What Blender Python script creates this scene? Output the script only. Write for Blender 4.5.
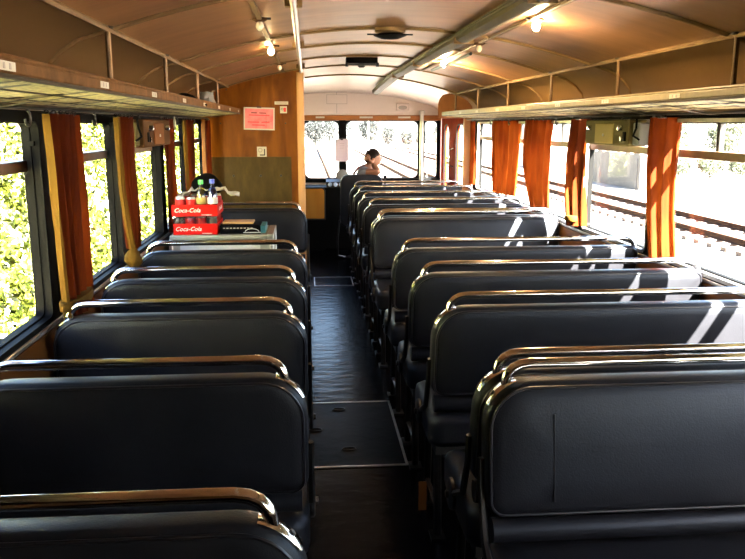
import bpy, bmesh, math, random
import numpy as np
from mathutils import Vector, Matrix

random.seed(7)
rng = np.random.default_rng(7)
for o in list(bpy.data.objects):
    bpy.data.objects.remove(o)
scene = bpy.context.scene
col = scene.collection
PI = math.pi

# ------------------------------------------------------------------ camera
EYE = 1.65
FPX = 780.0
PITCH = math.atan(155 / FPX)
YAW = math.atan(65.5 * math.cos(PITCH) / FPX)
cam_data = bpy.data.cameras.new('camera')
cam_data.sensor_fit = 'HORIZONTAL'
cam_data.sensor_width = 36.0
cam_data.lens = 36.0 * FPX / 745.0
cam_data.clip_start = 0.05
cam_data.clip_end = 1000
cam = bpy.data.objects.new('camera', cam_data)
col.objects.link(cam)
cam.location = (0, 0, EYE)
cam.rotation_euler = (PI / 2 - PITCH, 0, -YAW)
scene.camera = cam

# ------------------------------------------------------------------ light
SUN_DIR = Vector((-1.0, 1.7, -1.75)).normalized()      # the way the light travels
SUN_STRENGTH = 130.0
SKY_STRENGTH = 0.65
EXPOSURE = 1.95
world = bpy.data.worlds.new('sky')
scene.world = world
world.use_nodes = True
wn = world.node_tree.nodes
wl = world.node_tree.links
wn.clear()
w_out = wn.new('ShaderNodeOutputWorld')
w_bg = wn.new('ShaderNodeBackground')
w_sky = wn.new('ShaderNodeTexSky')
w_sky.sky_type = 'NISHITA'
w_sky.sun_disc = False
w_sky.sun_elevation = math.asin(-SUN_DIR.z)
w_sky.sun_rotation = math.atan2(-SUN_DIR.x, -SUN_DIR.y)
w_sky.dust_density = 2.0
w_bg.inputs['Strength'].default_value = SKY_STRENGTH
wl.new(w_sky.outputs['Color'], w_bg.inputs['Color'])
wl.new(w_bg.outputs['Background'], w_out.inputs['Surface'])
sun_data = bpy.data.lights.new('sun', 'SUN')
sun_data.energy = SUN_STRENGTH
sun_data.angle = math.radians(0.53)
sun_data.color = (1.0, 0.93, 0.82)
sun = bpy.data.objects.new('sun', sun_data)
col.objects.link(sun)
sun.location = (20, -60, 40)
sun.rotation_euler = SUN_DIR.to_track_quat('-Z', 'Y').to_euler()
scene.view_settings.view_transform = 'Standard'
scene.view_settings.look = 'None'
scene.view_settings.exposure = EXPOSURE
scene.view_settings.gamma = 1.0
scene.view_settings.use_curve_mapping = False
scene.cycles.max_bounces = 10
scene.cycles.diffuse_bounces = 6
scene.cycles.transparent_max_bounces = 16
scene.cycles.sample_clamp_indirect = 12.0

# ------------------------------------------------------------------ materials
MATS = {}


def new_mat(name):
    m = bpy.data.materials.new(name)
    m.use_nodes = True
    MATS[name] = m
    return m, m.node_tree.nodes, m.node_tree.links, m.node_tree.nodes['Principled BSDF']


def mat(name, color, rough=0.5, metal=0.0, spec=0.5, var=0.0, scale=8.0, stretch=(1, 1, 1), bump=0.0,
        bscale=80.0, color2=None, emit=0.0, coat=0.0, tint=None, ior=1.5):
    m, n, l, b = new_mat(name)
    b.inputs['Base Color'].default_value = (*color, 1)
    b.inputs['Roughness'].default_value = rough
    b.inputs['Metallic'].default_value = metal
    b.inputs['Specular IOR Level'].default_value = spec
    b.inputs['Coat Weight'].default_value = coat
    b.inputs['IOR'].default_value = ior
    if tint:
        b.inputs['Specular Tint'].default_value = (*tint, 1)
    tc = n.new('ShaderNodeTexCoord')
    mp = n.new('ShaderNodeMapping')
    mp.inputs['Scale'].default_value = stretch
    l.new(tc.outputs['Object'], mp.inputs['Vector'])
    if var > 0 or color2:
        nz = n.new('ShaderNodeTexNoise')
        nz.inputs['Scale'].default_value = scale
        nz.inputs['Detail'].default_value = 6
        nz.inputs['Roughness'].default_value = 0.65
        l.new(mp.outputs['Vector'], nz.inputs['Vector'])
        rp = n.new('ShaderNodeValToRGB')
        c2 = color2 or tuple(max(0, c * (1 - var)) for c in color)
        rp.color_ramp.elements[0].position = 0.32
        rp.color_ramp.elements[1].position = 0.68
        rp.color_ramp.elements[0].color = (*c2, 1)
        rp.color_ramp.elements[1].color = (*color, 1)
        l.new(nz.outputs['Fac'], rp.inputs['Fac'])
        l.new(rp.outputs['Color'], b.inputs['Base Color'])
    if bump > 0:
        bz = n.new('ShaderNodeTexNoise')
        bz.inputs['Scale'].default_value = bscale
        bz.inputs['Detail'].default_value = 3
        l.new(mp.outputs['Vector'], bz.inputs['Vector'])
        bp = n.new('ShaderNodeBump')
        bp.inputs['Strength'].default_value = bump
        bp.inputs['Distance'].default_value = 0.01
        l.new(bz.outputs['Fac'], bp.inputs['Height'])
        l.new(bp.outputs['Normal'], b.inputs['Normal'])
    if emit > 0:
        b.inputs['Emission Color'].default_value = (*color, 1)
        b.inputs['Emission Strength'].default_value = emit
    return m


mat('vinyl', (0.0105, 0.0105, 0.0125), 0.42, spec=0.20, tint=(.7, .82, 1), var=0.35, scale=5, bump=0.10, bscale=230)
mat('piping', (0.01, 0.01, 0.012), 0.3, spec=.3)
mat('chrome', (0.72, 0.70, 0.68), 0.13, metal=1.0, var=0.25, scale=12)
mat('steel', (0.05, 0.048, 0.046), 0.35, metal=0.9, var=0.4, scale=20)
mat('dark_steel', (0.012, 0.012, 0.013), 0.45, metal=0.3)
mat('aluminium', (0.55, 0.53, 0.50), 0.32, metal=0.9, var=0.3, scale=15)
mat('bronze', (0.20, 0.115, 0.055), 0.38, metal=0.5, var=0.35, scale=14)
mat('rubber', (0.003, 0.003, 0.003), 0.6, spec=.04)
mat('black_paint', (0.0025, 0.0025, 0.0025), 0.6, spec=.04)
mat('floor_lino', (0.0025, 0.0025, 0.0035), 0.22, spec=0.5, ior=1.11, color2=(0.0010, 0.0010, 0.0012), scale=5, stretch=(.7, 1.6, 1), bump=0.45, bscale=9)
mat('hatch', (0.002, 0.0018, 0.002), 0.4, spec=0.5, ior=1.10, var=0.5, scale=9, bump=0.3, bscale=12)
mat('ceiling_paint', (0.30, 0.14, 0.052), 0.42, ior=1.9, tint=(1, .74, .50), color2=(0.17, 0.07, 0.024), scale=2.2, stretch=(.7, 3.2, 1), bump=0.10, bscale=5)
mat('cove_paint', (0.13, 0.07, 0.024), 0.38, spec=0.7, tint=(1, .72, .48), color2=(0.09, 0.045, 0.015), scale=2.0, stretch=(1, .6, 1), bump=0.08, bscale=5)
mat('rib_paint', (0.20, 0.12, 0.05), 0.55, ior=1.2, var=0.3, scale=9)
mat('front_paint', (0.52, 0.42, 0.37), 0.4, var=0.08, scale=3)
mat('channel', (0.075, 0.055, 0.016), 0.55, spec=.2, var=0.3, scale=8)
mat('olive_panel', (0.075, 0.048, 0.010), 0.5, spec=.15, color2=(0.045, 0.028, 0.006), scale=6, stretch=(3, 1, 1))
mat('olive_box', (0.13, 0.105, 0.04), 0.7, ior=1.15, var=0.3, scale=7)
mat('brown_box', (0.085, 0.04, 0.014), 0.7, ior=1.12, var=0.3, scale=9)
mat('brown_plate', (0.16, 0.06, 0.014), 0.6, ior=1.15)
mat('ochre_plate', (0.30, 0.22, 0.07), 0.6, ior=1.2)
mat('grey_paint', (0.20, 0.20, 0.19), 0.6, spec=.2, var=0.15)
mat('rack_lip', (0.16, 0.075, 0.026), 0.7, ior=1.12, color2=(0.09, 0.043, 0.015), scale=16)
mat('rack_bar', (0.05, 0.035, 0.02), 0.6, spec=.2, var=0.3)
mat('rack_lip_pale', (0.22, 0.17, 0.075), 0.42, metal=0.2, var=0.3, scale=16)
mat('plate_white', (0.48, 0.45, 0.37), 0.6, spec=.2)
mat('print_black', (0.01, 0.01, 0.01), 0.5)
mat('print_grey', (0.25, 0.22, 0.2), 0.5)
mat('print_white', (0.5, 0.5, 0.5), 0.5)
mat('print_red', (0.6, 0.02, 0.03), 0.5)
mat('poster_red', (0.62, 0.085, 0.10), 0.35, color2=(0.75, 0.20, 0.20), scale=14)
mat('paper', (0.50, 0.40, 0.46), 0.6)
mat('white_plastic', (0.40, 0.40, 0.39), 0.4)
mat('case_body', (0.20, 0.20, 0.17), 0.5, var=0.1)
mat('crate_red', (0.36, 0.005, 0.003), 0.6, ior=1.15)
mat('can_red', (0.28, 0.006, 0.006), 0.35, ior=1.25)
mat('can_dark', (0.035, 0.035, 0.035), 0.3, metal=0.4)
mat('can_top', (0.6, 0.6, 0.6), 0.3, metal=0.9)
mat('cap_green', (0.03, 0.42, 0.06), 0.4)
mat('cap_blue', (0.02, 0.05, 0.45), 0.4)
mat('teal', (0.01, 0.10, 0.13), 0.5)
mat('cardboard', (0.33, 0.20, 0.09), 0.7)
mat('black_cloth', (0.0018, 0.0018, 0.002), 0.9, spec=.05)
mat('red_door', (0.20, 0.018, 0.003), 0.8, ior=1.06, color2=(0.13, 0.012, 0.002), scale=4, stretch=(1, 1, .3))
mat('skin', (0.27, 0.115, 0.06), 0.5, var=0.1)
mat('hair', (0.010, 0.005, 0.003), 0.7, spec=.15)
mat('shirt', (0.16, 0.165, 0.19), 0.8, var=0.15)
mat('strap', (0.05, 0.012, 0.01), 0.7)
mat('trousers', (0.02, 0.025, 0.05), 0.8)
mat('dial', (0.45, 0.55, 0.75), 0.3)
mat('ballast', (0.12, 0.108, 0.094), 0.9, color2=(0.08, 0.072, 0.062), scale=3)
mat('rail_rust', (0.030, 0.013, 0.007), 0.9, spec=.1, var=0.4, scale=5)
mat('sleeper_wood', (0.05, 0.032, 0.025), 0.8, var=0.4, scale=5)
mat('concrete', (0.075, 0.07, 0.07), 0.9, color2=(0.045, 0.04, 0.04), scale=1.2)
mat('bank_soil', (0.55, 0.50, 0.28), 0.9, color2=(0.20, 0.20, 0.07), scale=1.5)
mat('bark', (0.06, 0.045, 0.03), 0.9, var=0.4)
mat('mast_paint', (0.55, 0.55, 0.55), 0.5)
mat('bulb', (1.0, 0.74, 0.38), 0.3, emit=90.0)
mat('bulb_bright', (1.0, 0.70, 0.38), 0.3, emit=800.0)
mat('bulb_brightest', (1.0, 0.70, 0.38), 0.3, emit=2400.0)
mat('bulb_off', (0.75, 0.66, 0.5), 0.3)


def wood(name, c1, c2, sc=6.0, stretch=(1, 1, .12), rough=0.35):
    m, n, l, b = new_mat(name)
    tc = n.new('ShaderNodeTexCoord')
    mp = n.new('ShaderNodeMapping')
    mp.inputs['Scale'].default_value = stretch
    l.new(tc.outputs['Object'], mp.inputs['Vector'])
    nz = n.new('ShaderNodeTexNoise')
    nz.inputs['Scale'].default_value = sc
    nz.inputs['Detail'].default_value = 8
    nz.inputs['Distortion'].default_value = 1.2
    l.new(mp.outputs['Vector'], nz.inputs['Vector'])
    rp = n.new('ShaderNodeValToRGB')
    rp.color_ramp.elements[0].position = 0.3
    rp.color_ramp.elements[1].position = 0.72
    rp.color_ramp.elements[0].color = (*c1, 1)
    rp.color_ramp.elements[1].color = (*c2, 1)
    l.new(nz.outputs['Fac'], rp.inputs['Fac'])
    l.new(rp.outputs['Color'], b.inputs['Base Color'])
    b.inputs['Roughness'].default_value = rough
    b.inputs['Specular IOR Level'].default_value = 0.15
    return m


wood('partition_wood', (0.085, 0.022, 0.001), (0.20, 0.065, 0.003), 5.0, (1.6, 1, .35))
wood('edge_wood', (0.45, 0.24, 0.09), (0.58, 0.33, 0.13), 5.0, (1.6, 1, .35))
wood('header_wood', (0.22, 0.075, 0.018), (0.36, 0.13, 0.03), 6.0, (.3, 1, 1))
wood('bulkhead_wood', (0.26, 0.10, 0.03), (0.36, 0.15, 0.05), 6.0, (1, 1, .3))
wood('wall_wood', (0.06, 0.022, 0.006), (0.11, 0.042, 0.01), 5.0, (1, .3, 1))
wood('console_wood', (0.42, 0.18, 0.025), (0.50, 0.24, 0.04), 5.0)


def cloth_mat(name, c1, c2, trans=0.45):
    m, n, l, b = new_mat(name)
    out = n['Material Output']
    tc = n.new('ShaderNodeTexCoord')
    nz = n.new('ShaderNodeTexNoise')
    nz.inputs['Scale'].default_value = 9
    nz.inputs['Detail'].default_value = 5
    mp = n.new('ShaderNodeMapping')
    mp.inputs['Scale'].default_value = (1, 1, .3)
    l.new(tc.outputs['Object'], mp.inputs['Vector'])
    l.new(mp.outputs['Vector'], nz.inputs['Vector'])
    rp = n.new('ShaderNodeValToRGB')
    rp.color_ramp.elements[0].color = (*c1, 1)
    rp.color_ramp.elements[1].color = (*c2, 1)
    rp.color_ramp.elements[0].position = 0.35
    rp.color_ramp.elements[1].position = 0.65
    l.new(nz.outputs['Fac'], rp.inputs['Fac'])
    l.new(rp.outputs['Color'], b.inputs['Base Color'])
    b.inputs['Roughness'].default_value = 0.9
    b.inputs['Specular IOR Level'].default_value = 0.15
    tr = n.new('ShaderNodeBsdfTranslucent')
    l.new(rp.outputs['Color'], tr.inputs['Color'])
    mx = n.new('ShaderNodeMixShader')
    mx.inputs['Fac'].default_value = trans
    l.new(b.outputs['BSDF'], mx.inputs[1])
    l.new(tr.outputs['BSDF'], mx.inputs[2])
    l.new(mx.outputs['Shader'], out.inputs['Surface'])
    return m


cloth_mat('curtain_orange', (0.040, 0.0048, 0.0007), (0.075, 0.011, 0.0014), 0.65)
cloth_mat('curtain_orange_lit', (0.085, 0.012, 0.0014), (0.15, 0.028, 0.003), 0.6)  # lighter copy of the orange cloth for the right side, sunlight put into its colour
cloth_mat('curtain_lining', (0.06, 0.028, 0.0018), (0.08, 0.040, 0.003), 0.2)


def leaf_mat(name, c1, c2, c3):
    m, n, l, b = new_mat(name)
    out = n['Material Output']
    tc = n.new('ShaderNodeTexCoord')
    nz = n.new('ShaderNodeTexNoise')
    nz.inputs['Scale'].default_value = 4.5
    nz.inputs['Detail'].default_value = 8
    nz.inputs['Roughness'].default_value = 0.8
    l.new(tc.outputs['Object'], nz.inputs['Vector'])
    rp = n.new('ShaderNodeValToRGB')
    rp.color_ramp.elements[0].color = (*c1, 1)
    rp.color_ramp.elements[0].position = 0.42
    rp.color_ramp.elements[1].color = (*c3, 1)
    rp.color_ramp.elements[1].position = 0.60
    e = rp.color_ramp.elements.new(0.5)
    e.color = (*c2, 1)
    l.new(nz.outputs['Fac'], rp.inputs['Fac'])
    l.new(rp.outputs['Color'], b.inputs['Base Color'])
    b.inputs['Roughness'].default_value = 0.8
    b.inputs['Specular IOR Level'].default_value = 0.05
    tr = n.new('ShaderNodeBsdfTranslucent')
    l.new(rp.outputs['Color'], tr.inputs['Color'])
    mx = n.new('ShaderNodeMixShader')
    mx.inputs['Fac'].default_value = 0.35
    l.new(b.outputs['BSDF'], mx.inputs[1])
    l.new(tr.outputs['BSDF'], mx.inputs[2])
    l.new(mx.outputs['Shader'], out.inputs['Surface'])


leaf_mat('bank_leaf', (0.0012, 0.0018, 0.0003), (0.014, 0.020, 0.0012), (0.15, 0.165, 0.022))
leaf_mat('tree_leaf', (0.03, 0.034, 0.026), (0.07, 0.08, 0.05), (0.13, 0.14, 0.10))


leaf_mat('far_leaf', (0.008, 0.009, 0.010), (0.016, 0.018, 0.018), (0.035, 0.038, 0.036))


def glass_mat(name, tint, gloss):
    m, n, l, b = new_mat(name)
    out = n['Material Output']
    n.remove(b)
    t = n.new('ShaderNodeBsdfTransparent')
    t.inputs['Color'].default_value = (*tint, 1)
    g = n.new('ShaderNodeBsdfGlossy')
    g.inputs['Roughness'].default_value = 0.03
    mx = n.new('ShaderNodeMixShader')
    mx.inputs['Fac'].default_value = gloss
    l.new(t.outputs['BSDF'], mx.inputs[1])
    l.new(g.outputs['BSDF'], mx.inputs[2])
    l.new(mx.outputs['Shader'], out.inputs['Surface'])


glass_mat('glass', (0.95, 0.96, 0.96), 0.04)
glass_mat('clear_plastic', (0.85, 0.80, 0.80), 0.22)
glass_mat('bottle_yellow', (0.80, 0.75, 0.12), 0.12)
glass_mat('bottle_blue', (0.12, 0.18, 0.75), 0.15)


# ------------------------------------------------------------------ mesh builder
class MB:
    def __init__(self):
        self.v = []
        self.f = []

    def add(self, verts, faces):
        o = len(self.v)
        self.v.extend([tuple(p) for p in verts])
        self.f.extend([tuple(i + o for i in f) for f in faces])
        return self

    def box(self, x0, x1, y0, y1, z0, z1):
        return self.add([(x0, y0, z0), (x1, y0, z0), (x1, y1, z0), (x0, y1, z0),
                         (x0, y0, z1), (x1, y0, z1), (x1, y1, z1), (x0, y1, z1)],
                        [(0, 3, 2, 1), (4, 5, 6, 7), (0, 1, 5, 4), (1, 2, 6, 5), (2, 3, 7, 6), (3, 0, 4, 7)])

    def loft(self, rings, cap=True, closed=True):
        n = len(rings[0])
        vs = [p for r in rings for p in r]
        fs = []
        for i in range(len(rings) - 1):
            for j in range(n if closed else n - 1):
                k = (j + 1) % n
                fs.append((i * n + j, i * n + k, (i + 1) * n + k, (i + 1) * n + j))
        if cap:
            fs.append(tuple(range(n - 1, -1, -1)))
            fs.append(tuple((len(rings) - 1) * n + j for j in range(n)))
        return self.add(vs, fs)

    def tube(self, pts, r, n=8, closed=False, flat=None):
        pts = [Vector(p) for p in pts]
        rr = r if isinstance(r, (list, tuple)) else [r] * len(pts)
        m = len(pts)
        rings = []
        prev = None
        for i, p in enumerate(pts):
            a = pts[i - 1] if (i > 0 or closed) else p
            b = pts[(i + 1) % m] if (i < m - 1 or closed) else p
            t = (b - a).normalized()
            if prev is None:
                up = Vector((0, 0, 1)) if abs(t.z) < 0.9 else Vector((0, 1, 0))
                u = t.cross(up).normalized()
            else:
                u = (prev - t * prev.dot(t)).normalized()
            prev = u
            w = t.cross(u)
            fl = flat or 1.0
            rings.append([p + (u * math.cos(2 * PI * k / n) + w * math.sin(2 * PI * k / n) * fl) * rr[i] for k in range(n)])
        if closed:
            rings.append(rings[0])
        return self.loft(rings, cap=not closed)

    def lathe(self, prof, n=16, c=(0, 0, 0), axis='z'):
        rings = []
        for r, h in prof:
            ring = []
            for k in range(n):
                a = 2 * PI * k / n
                x, y, z = r * math.cos(a), r * math.sin(a), h
                if axis == 'x':
                    x, y, z = z, x, y
                elif axis == 'y':
                    x, y, z = y, z, x
                ring.append((c[0] + x, c[1] + y, c[2] + z))
            rings.append(ring)
        return self.loft(rings)

    def mesh(self, name, smooth=False):
        me = bpy.data.meshes.new(name)
        me.from_pydata(self.v, [], self.f)
        bm = bmesh.new()
        bm.from_mesh(me)
        bmesh.ops.remove_doubles(bm, verts=bm.verts, dist=1e-6)
        bmesh.ops.recalc_face_normals(bm, faces=bm.faces)
        bm.to_mesh(me)
        bm.free()
        if smooth:
            me.shade_smooth()
            me.set_sharp_from_angle(angle=math.radians(smooth if smooth > 1 else 40))
        return me

    def build(self, name, material, parent=None, smooth=40, bevel=0.0, loc=None):
        return link(name, self.mesh(name, smooth), material, parent, bevel, loc)


def link(name, me, material, parent=None, bevel=0.0, loc=None):
    o = bpy.data.objects.new(name, me)
    col.objects.link(o)
    if len(me.materials) == 0:
        me.materials.append(MATS[material])
    if parent is not None:
        o.parent = parent
    if loc:
        o.location = loc
    if bevel:
        b = o.modifiers.new('bevel', 'BEVEL')
        b.width = bevel
        b.segments = 2
        b.limit_method = 'ANGLE'
        me.shade_smooth()
        me.set_sharp_from_angle(angle=math.radians(50))
    return o


def B(x0, x1, y0, y1, z0, z1):
    return MB().box(x0, x1, y0, y1, z0, z1)


def tag(o, label, cat, group=None):
    o['label'] = label
    o['category'] = cat
    if group:
        o['group'] = group
    return o


def thing(name, label, cat, loc=(0, 0, 0), group=None, rz=0.0):
    o = bpy.data.objects.new(name, None)
    o.empty_display_size = 0.1
    col.objects.link(o)
    o.location = loc
    o.rotation_euler = (0, 0, rz)
    return tag(o, label, cat, group)


def struct(o, label, cat):
    o['kind'] = 'structure'
    return tag(o, label, cat)


def struct_empty(name, label, cat, loc=(0, 0, 0)):
    return struct(thing(name, label, cat, loc), label, cat)


def text_mesh(body, size, shear=0.0, extrude=0.0004, bold=0.0):
    cu = bpy.data.curves.new('t', 'FONT')
    cu.body = body
    cu.size = size
    cu.shear = shear
    cu.extrude = extrude
    cu.offset = bold
    cu.align_x = 'CENTER'
    cu.align_y = 'CENTER'
    cu.resolution_u = 3
    t = bpy.data.objects.new('t', cu)
    col.objects.link(t)
    dg = bpy.context.evaluated_depsgraph_get()
    me = bpy.data.meshes.new_from_object(t.evaluated_get(dg))
    bpy.data.objects.remove(t)
    me.materials.clear()
    return me


def text(name, body, size, material, parent, loc, rot=(PI / 2, 0, 0), shear=0.0, bold=0.0):
    o = link(name, text_mesh(body, size, shear, bold=bold), material, parent)
    o.location = loc
    o.rotation_euler = rot
    return o


def rrect(x0, x1, z0, z1, r, n=5, rb=None, r1=None):
    """rounded rectangle, counter clockwise in x,z ; rb = radius of the bottom corners"""
    rb = r if rb is None else rb
    pts = []
    r1 = r if r1 is None else r1
    for cx, cz, rad, a0 in ((x1 - r1, z1 - r1, r1, 0), (x0 + r, z1 - r, r, 90), (x0 + rb, z0 + rb, rb, 180), (x1 - rb, z0 + rb, rb, 270)):
        for k in range(n + 1):
            a = math.radians(a0 + 90 * k / n)
            pts.append((cx + rad * math.cos(a), cz + rad * math.sin(a)))
    return pts


ORD = ['nearest', 'second', 'third', 'fourth', 'fifth', 'sixth', 'seventh', 'eighth', 'ninth', 'tenth', 'eleventh']

# ------------------------------------------------------------------ dimensions
XL, XR = -0.935, 1.845
CX = 0.455
Y0, YF = -2.0, 10.9
MOD = 1.12
POSTS_L = [2.90 + MOD * k for k in range(-4, 6)]        # -1.58 ... 8.50
POSTS_R = [2.93 + MOD * k for k in range(-4, 6)]
POSTS = POSTS_L
SILL, WTOP, RAIL = 0.952, 1.678, 1.508

# ------------------------------------------------------------------ floor
fl = B(XL - .1, XR + .1, Y0 - .1, YF + .1, -0.12, 0).build('floor', 'floor_lino')
struct(fl, 'dark worn linoleum floor of the railbus aisle', 'floor')


def floor_hatch(x0, x1, y0, y1, plate=True):
    t = 0.012
    if plate:
        B(x0, x1, y0, y1, 0.0005, 0.003).build('hatch_plate', 'hatch', fl)
    for a in ((x0, x1, y0 - t, y0), (x0, x1, y1, y1 + t), (x1, x1 + t, y0 - t, y1 + t), (x0 - t, x0, y0 - t, y1 + t)):
        B(*a, 0.0005, 0.006).build('hatch_edging', 'aluminium', fl)


floor_hatch(-0.04, 0.46, 3.58, 4.47)
for hx, hy in ((0.16, 4.36), (0.19, 3.78), (0.02, 4.05)):
    ring = [(hx + .035 * math.cos(2 * PI * k / 14), hy + .02 * math.sin(2 * PI * k / 14), .006) for k in range(14)]
    MB().tube(ring, .0035, 6, closed=True).build('hatch_ring', 'dark_steel', fl)
floor_hatch(0.06, 0.45, 7.97, 8.42, False)

# ------------------------------------------------------------------ side walls
NW = len(POSTS) - 1


def wall_ring(mb, xi, xo, ya, yb, za, zb, hole):
    """module panel with a rounded opening between the inner face xi and the outer face xo"""
    n = len(hole)
    q = n // 4
    corners = [(yb, zb), (ya, zb), (ya, za), (yb, za)]
    outer = [corners[i // q] for i in range(n)]
    for x in (xi, xo):
        vs = [(x, y, z) for y, z in hole] + [(x, y, z) for y, z in outer]
        fs = []
        for j in range(n):
            k = (j + 1) % n
            if outer[j] == outer[k]:
                fs.append((j, k, n + j))
            else:
                fs.append((j, k, n + k, n + j))
        mb.add(vs, fs)
    mb.loft([[(xi, y, z) for y, z in hole], [(xo, y, z) for y, z in hole]], cap=False)


def hole_for(i, POSTS):
    ya, yb = POSTS[i], POSTS[i + 1]
    return rrect(ya + .048, yb - .048, SILL, WTOP, .05, 5)


def side_wall(name, xi, sgn, label, last, y_end):
    POSTS = POSTS_L if sgn < 0 else POSTS_R
    xo = xi + sgn * 0.045
    w = MB()
    first = 3 if sgn < 0 else 0          # unseen left windows behind the camera closed off to cut fill light
    w.box(min(xi, xo), max(xi, xo), POSTS[0], POSTS[first], 0.93, 1.76)
    for i in range(first, last):
        wall_ring(w, xi, xo, POSTS[i], POSTS[i + 1], 0.93, 1.76, hole_for(i, POSTS))
    a, b = min(xi, xo), max(xi, xo)
    w.box(a, b, Y0, POSTS[0], 0.93, 1.76)
    if y_end > POSTS[last]:
        w.box(a, b, POSTS[last], y_end, 0.93, 1.76)
    w.box(a, b, Y0, y_end, 0, 0.93)
    o = w.build(name, 'black_paint', smooth=0)
    o.data.materials.append(MATS['wall_wood'])
    struct(o, label, 'wall')
    s = sgn
    # wood lining below the sill and the sill ledge
    x1 = xi - s * 0.008
    B(min(xi, x1), max(xi, x1), Y0, y_end, 0.02, 0.925).build('lining_panel', 'wall_wood', o)
    x1 = xi - s * 0.008
    B(min(xi, x1), max(xi, x1), Y0, y_end, 0.928, 0.945).build('sill_ledge', 'aluminium', o, bevel=.004)
    return o


wl_o = side_wall('wall_left', XL, -1, 'dark left side wall of the railbus with wood lining under the windows', 9, YF)
wr_o = side_wall('wall_right', XR, 1, 'dark right side wall of the railbus up to the red folding door', 9, 8.72)

winn = 0


def window(i, xi, sgn, side, vent=True):
    global winn
    winn += 1
    POSTS = POSTS_L if sgn < 0 else POSTS_R
    ya, yb = POSTS[i] + .048, POSTS[i + 1] - .048
    yc = (ya + yb) / 2
    words = ORD[i - 3] if 0 <= i - 3 < 11 else None
    lab = f'{side} side window with metal frame, {words} one counted from the camera' if words else \
        f'{side} side window out of view, {ORD[3 - i]} one back from the camera'
    t = struct_empty(f'window_{winn}', lab, 'window', (xi + sgn * .05, yc, SILL))
    hole = rrect(ya - yc, yb - yc, 0, WTOP - SILL, .05, 5)
    ins = rrect(ya - yc + .018, yb - yc - .018, .018, WTOP - SILL - .018, .03, 5)
    fr = MB()
    ring = lambda h, x: [(x, y, z) for y, z in h]
    fr.loft([ring(hole, -.058 * sgn), ring(ins, -.058 * sgn), ring(ins, -.01 * sgn), ring(hole, -.01 * sgn)], cap=False)
    fr.build('window_frame', 'rubber' if side == 'left' else 'aluminium', t, smooth=30)
    gk = rrect(ya - yc + .015, yb - yc - .015, .015, WTOP - SILL - .015, .03, 5)
    gi = rrect(ya - yc + .024, yb - yc - .024, .024, WTOP - SILL - .024, .03, 5)
    MB().loft([ring(gk, -.03 * sgn), ring(gi, -.03 * sgn), ring(gi, .0), ring(gk, .0)], cap=False).build('gasket', 'rubber', t, smooth=30)
    w2 = (yb - ya) / 2
    if vent:
        zr = RAIL - SILL
        B(-.03, .012, -w2 + .016, w2 - .016, zr - .02, zr + .02).build('vent_rail', 'bronze', t, bevel=.004)
        B(-.02, .008, -.013, .013, zr + .02, WTOP - SILL - .016).build('vent_mullion', 'steel', t, bevel=.003)
        B(-.004, -.001, -w2 + .02, w2 - .02, zr, WTOP - SILL - .02).build('pane', 'glass', t)
        B(-.004, -.001, -w2 + .02, w2 - .02, .02, zr).build('pane', 'glass', t)
        for yy in (-w2 + .03, w2 - .03):
            B(-.045 * sgn if sgn > 0 else .02, -.02 if sgn > 0 else .045, yy - .008, yy + .008, zr + .07, zr + .085).build('vent_catch', 'rubber', t)
    else:
        B(-.004, -.001, -w2 + .02, w2 - .02, .02, WTOP - SILL - .02).build('pane', 'glass', t)
    return t


for i in range(3, NW):
    window(i, XL, -1, 'left')
for i in range(NW):
    window(i, XR, 1, 'right')

# the right wall past the seats: header and sill around the folding door
dw = MB()
dw.box(XR, XR + .09, 8.72, YF, 1.73, 1.76)
struct(dw.build('trim_1', 'header_wood'), 'wooden lintel over the red folding door on the right', 'lintel')

# ------------------------------------------------------------------ ceiling
COVE = [(-1.39, 1.75), (-1.386, 1.80), (-1.37, 1.855), (-1.325, 1.905), (-1.255, 1.95), (-1.14, 1.985)]


def arc(u):
    return 2.17 - 0.185 * (u / 1.14) ** 2


def ceil_xz(part, drop=0.0, off=0.0):
    if part == 'left':
        p = COVE
    elif part == 'right':
        p = [(-u, z) for u, z in COVE[::-1]]
    else:
        p = [(u, arc(u)) for u in np.linspace(-1.14, 1.14, 19)]
    out = []
    for u, z in p:
        k = max(0, (z - 1.75) / 0.42)
        out.append((CX + u * (1 - off * .5), z - drop * k - off))
    return out


ceil = struct_empty('ceiling', 'curved cream ceiling of riveted panels darkened with age', 'ceiling', (CX, 0, 1.75))
RIBS = [-2.0, -0.1, 1.45, 2.95, 4.42, 5.2, 6.12, 7.1, 8.45]
for i in range(len(RIBS) - 1):
    a, b = RIBS[i], RIBS[i + 1]
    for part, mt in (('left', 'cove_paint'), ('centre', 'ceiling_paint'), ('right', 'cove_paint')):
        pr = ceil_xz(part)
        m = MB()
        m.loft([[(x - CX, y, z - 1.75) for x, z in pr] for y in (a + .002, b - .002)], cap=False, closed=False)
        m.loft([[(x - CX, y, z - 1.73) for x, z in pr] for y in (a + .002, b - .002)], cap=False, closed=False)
        m.build('cove_panel' if part != 'centre' else 'ceiling_panel', mt, ceil, smooth=60)
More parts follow.
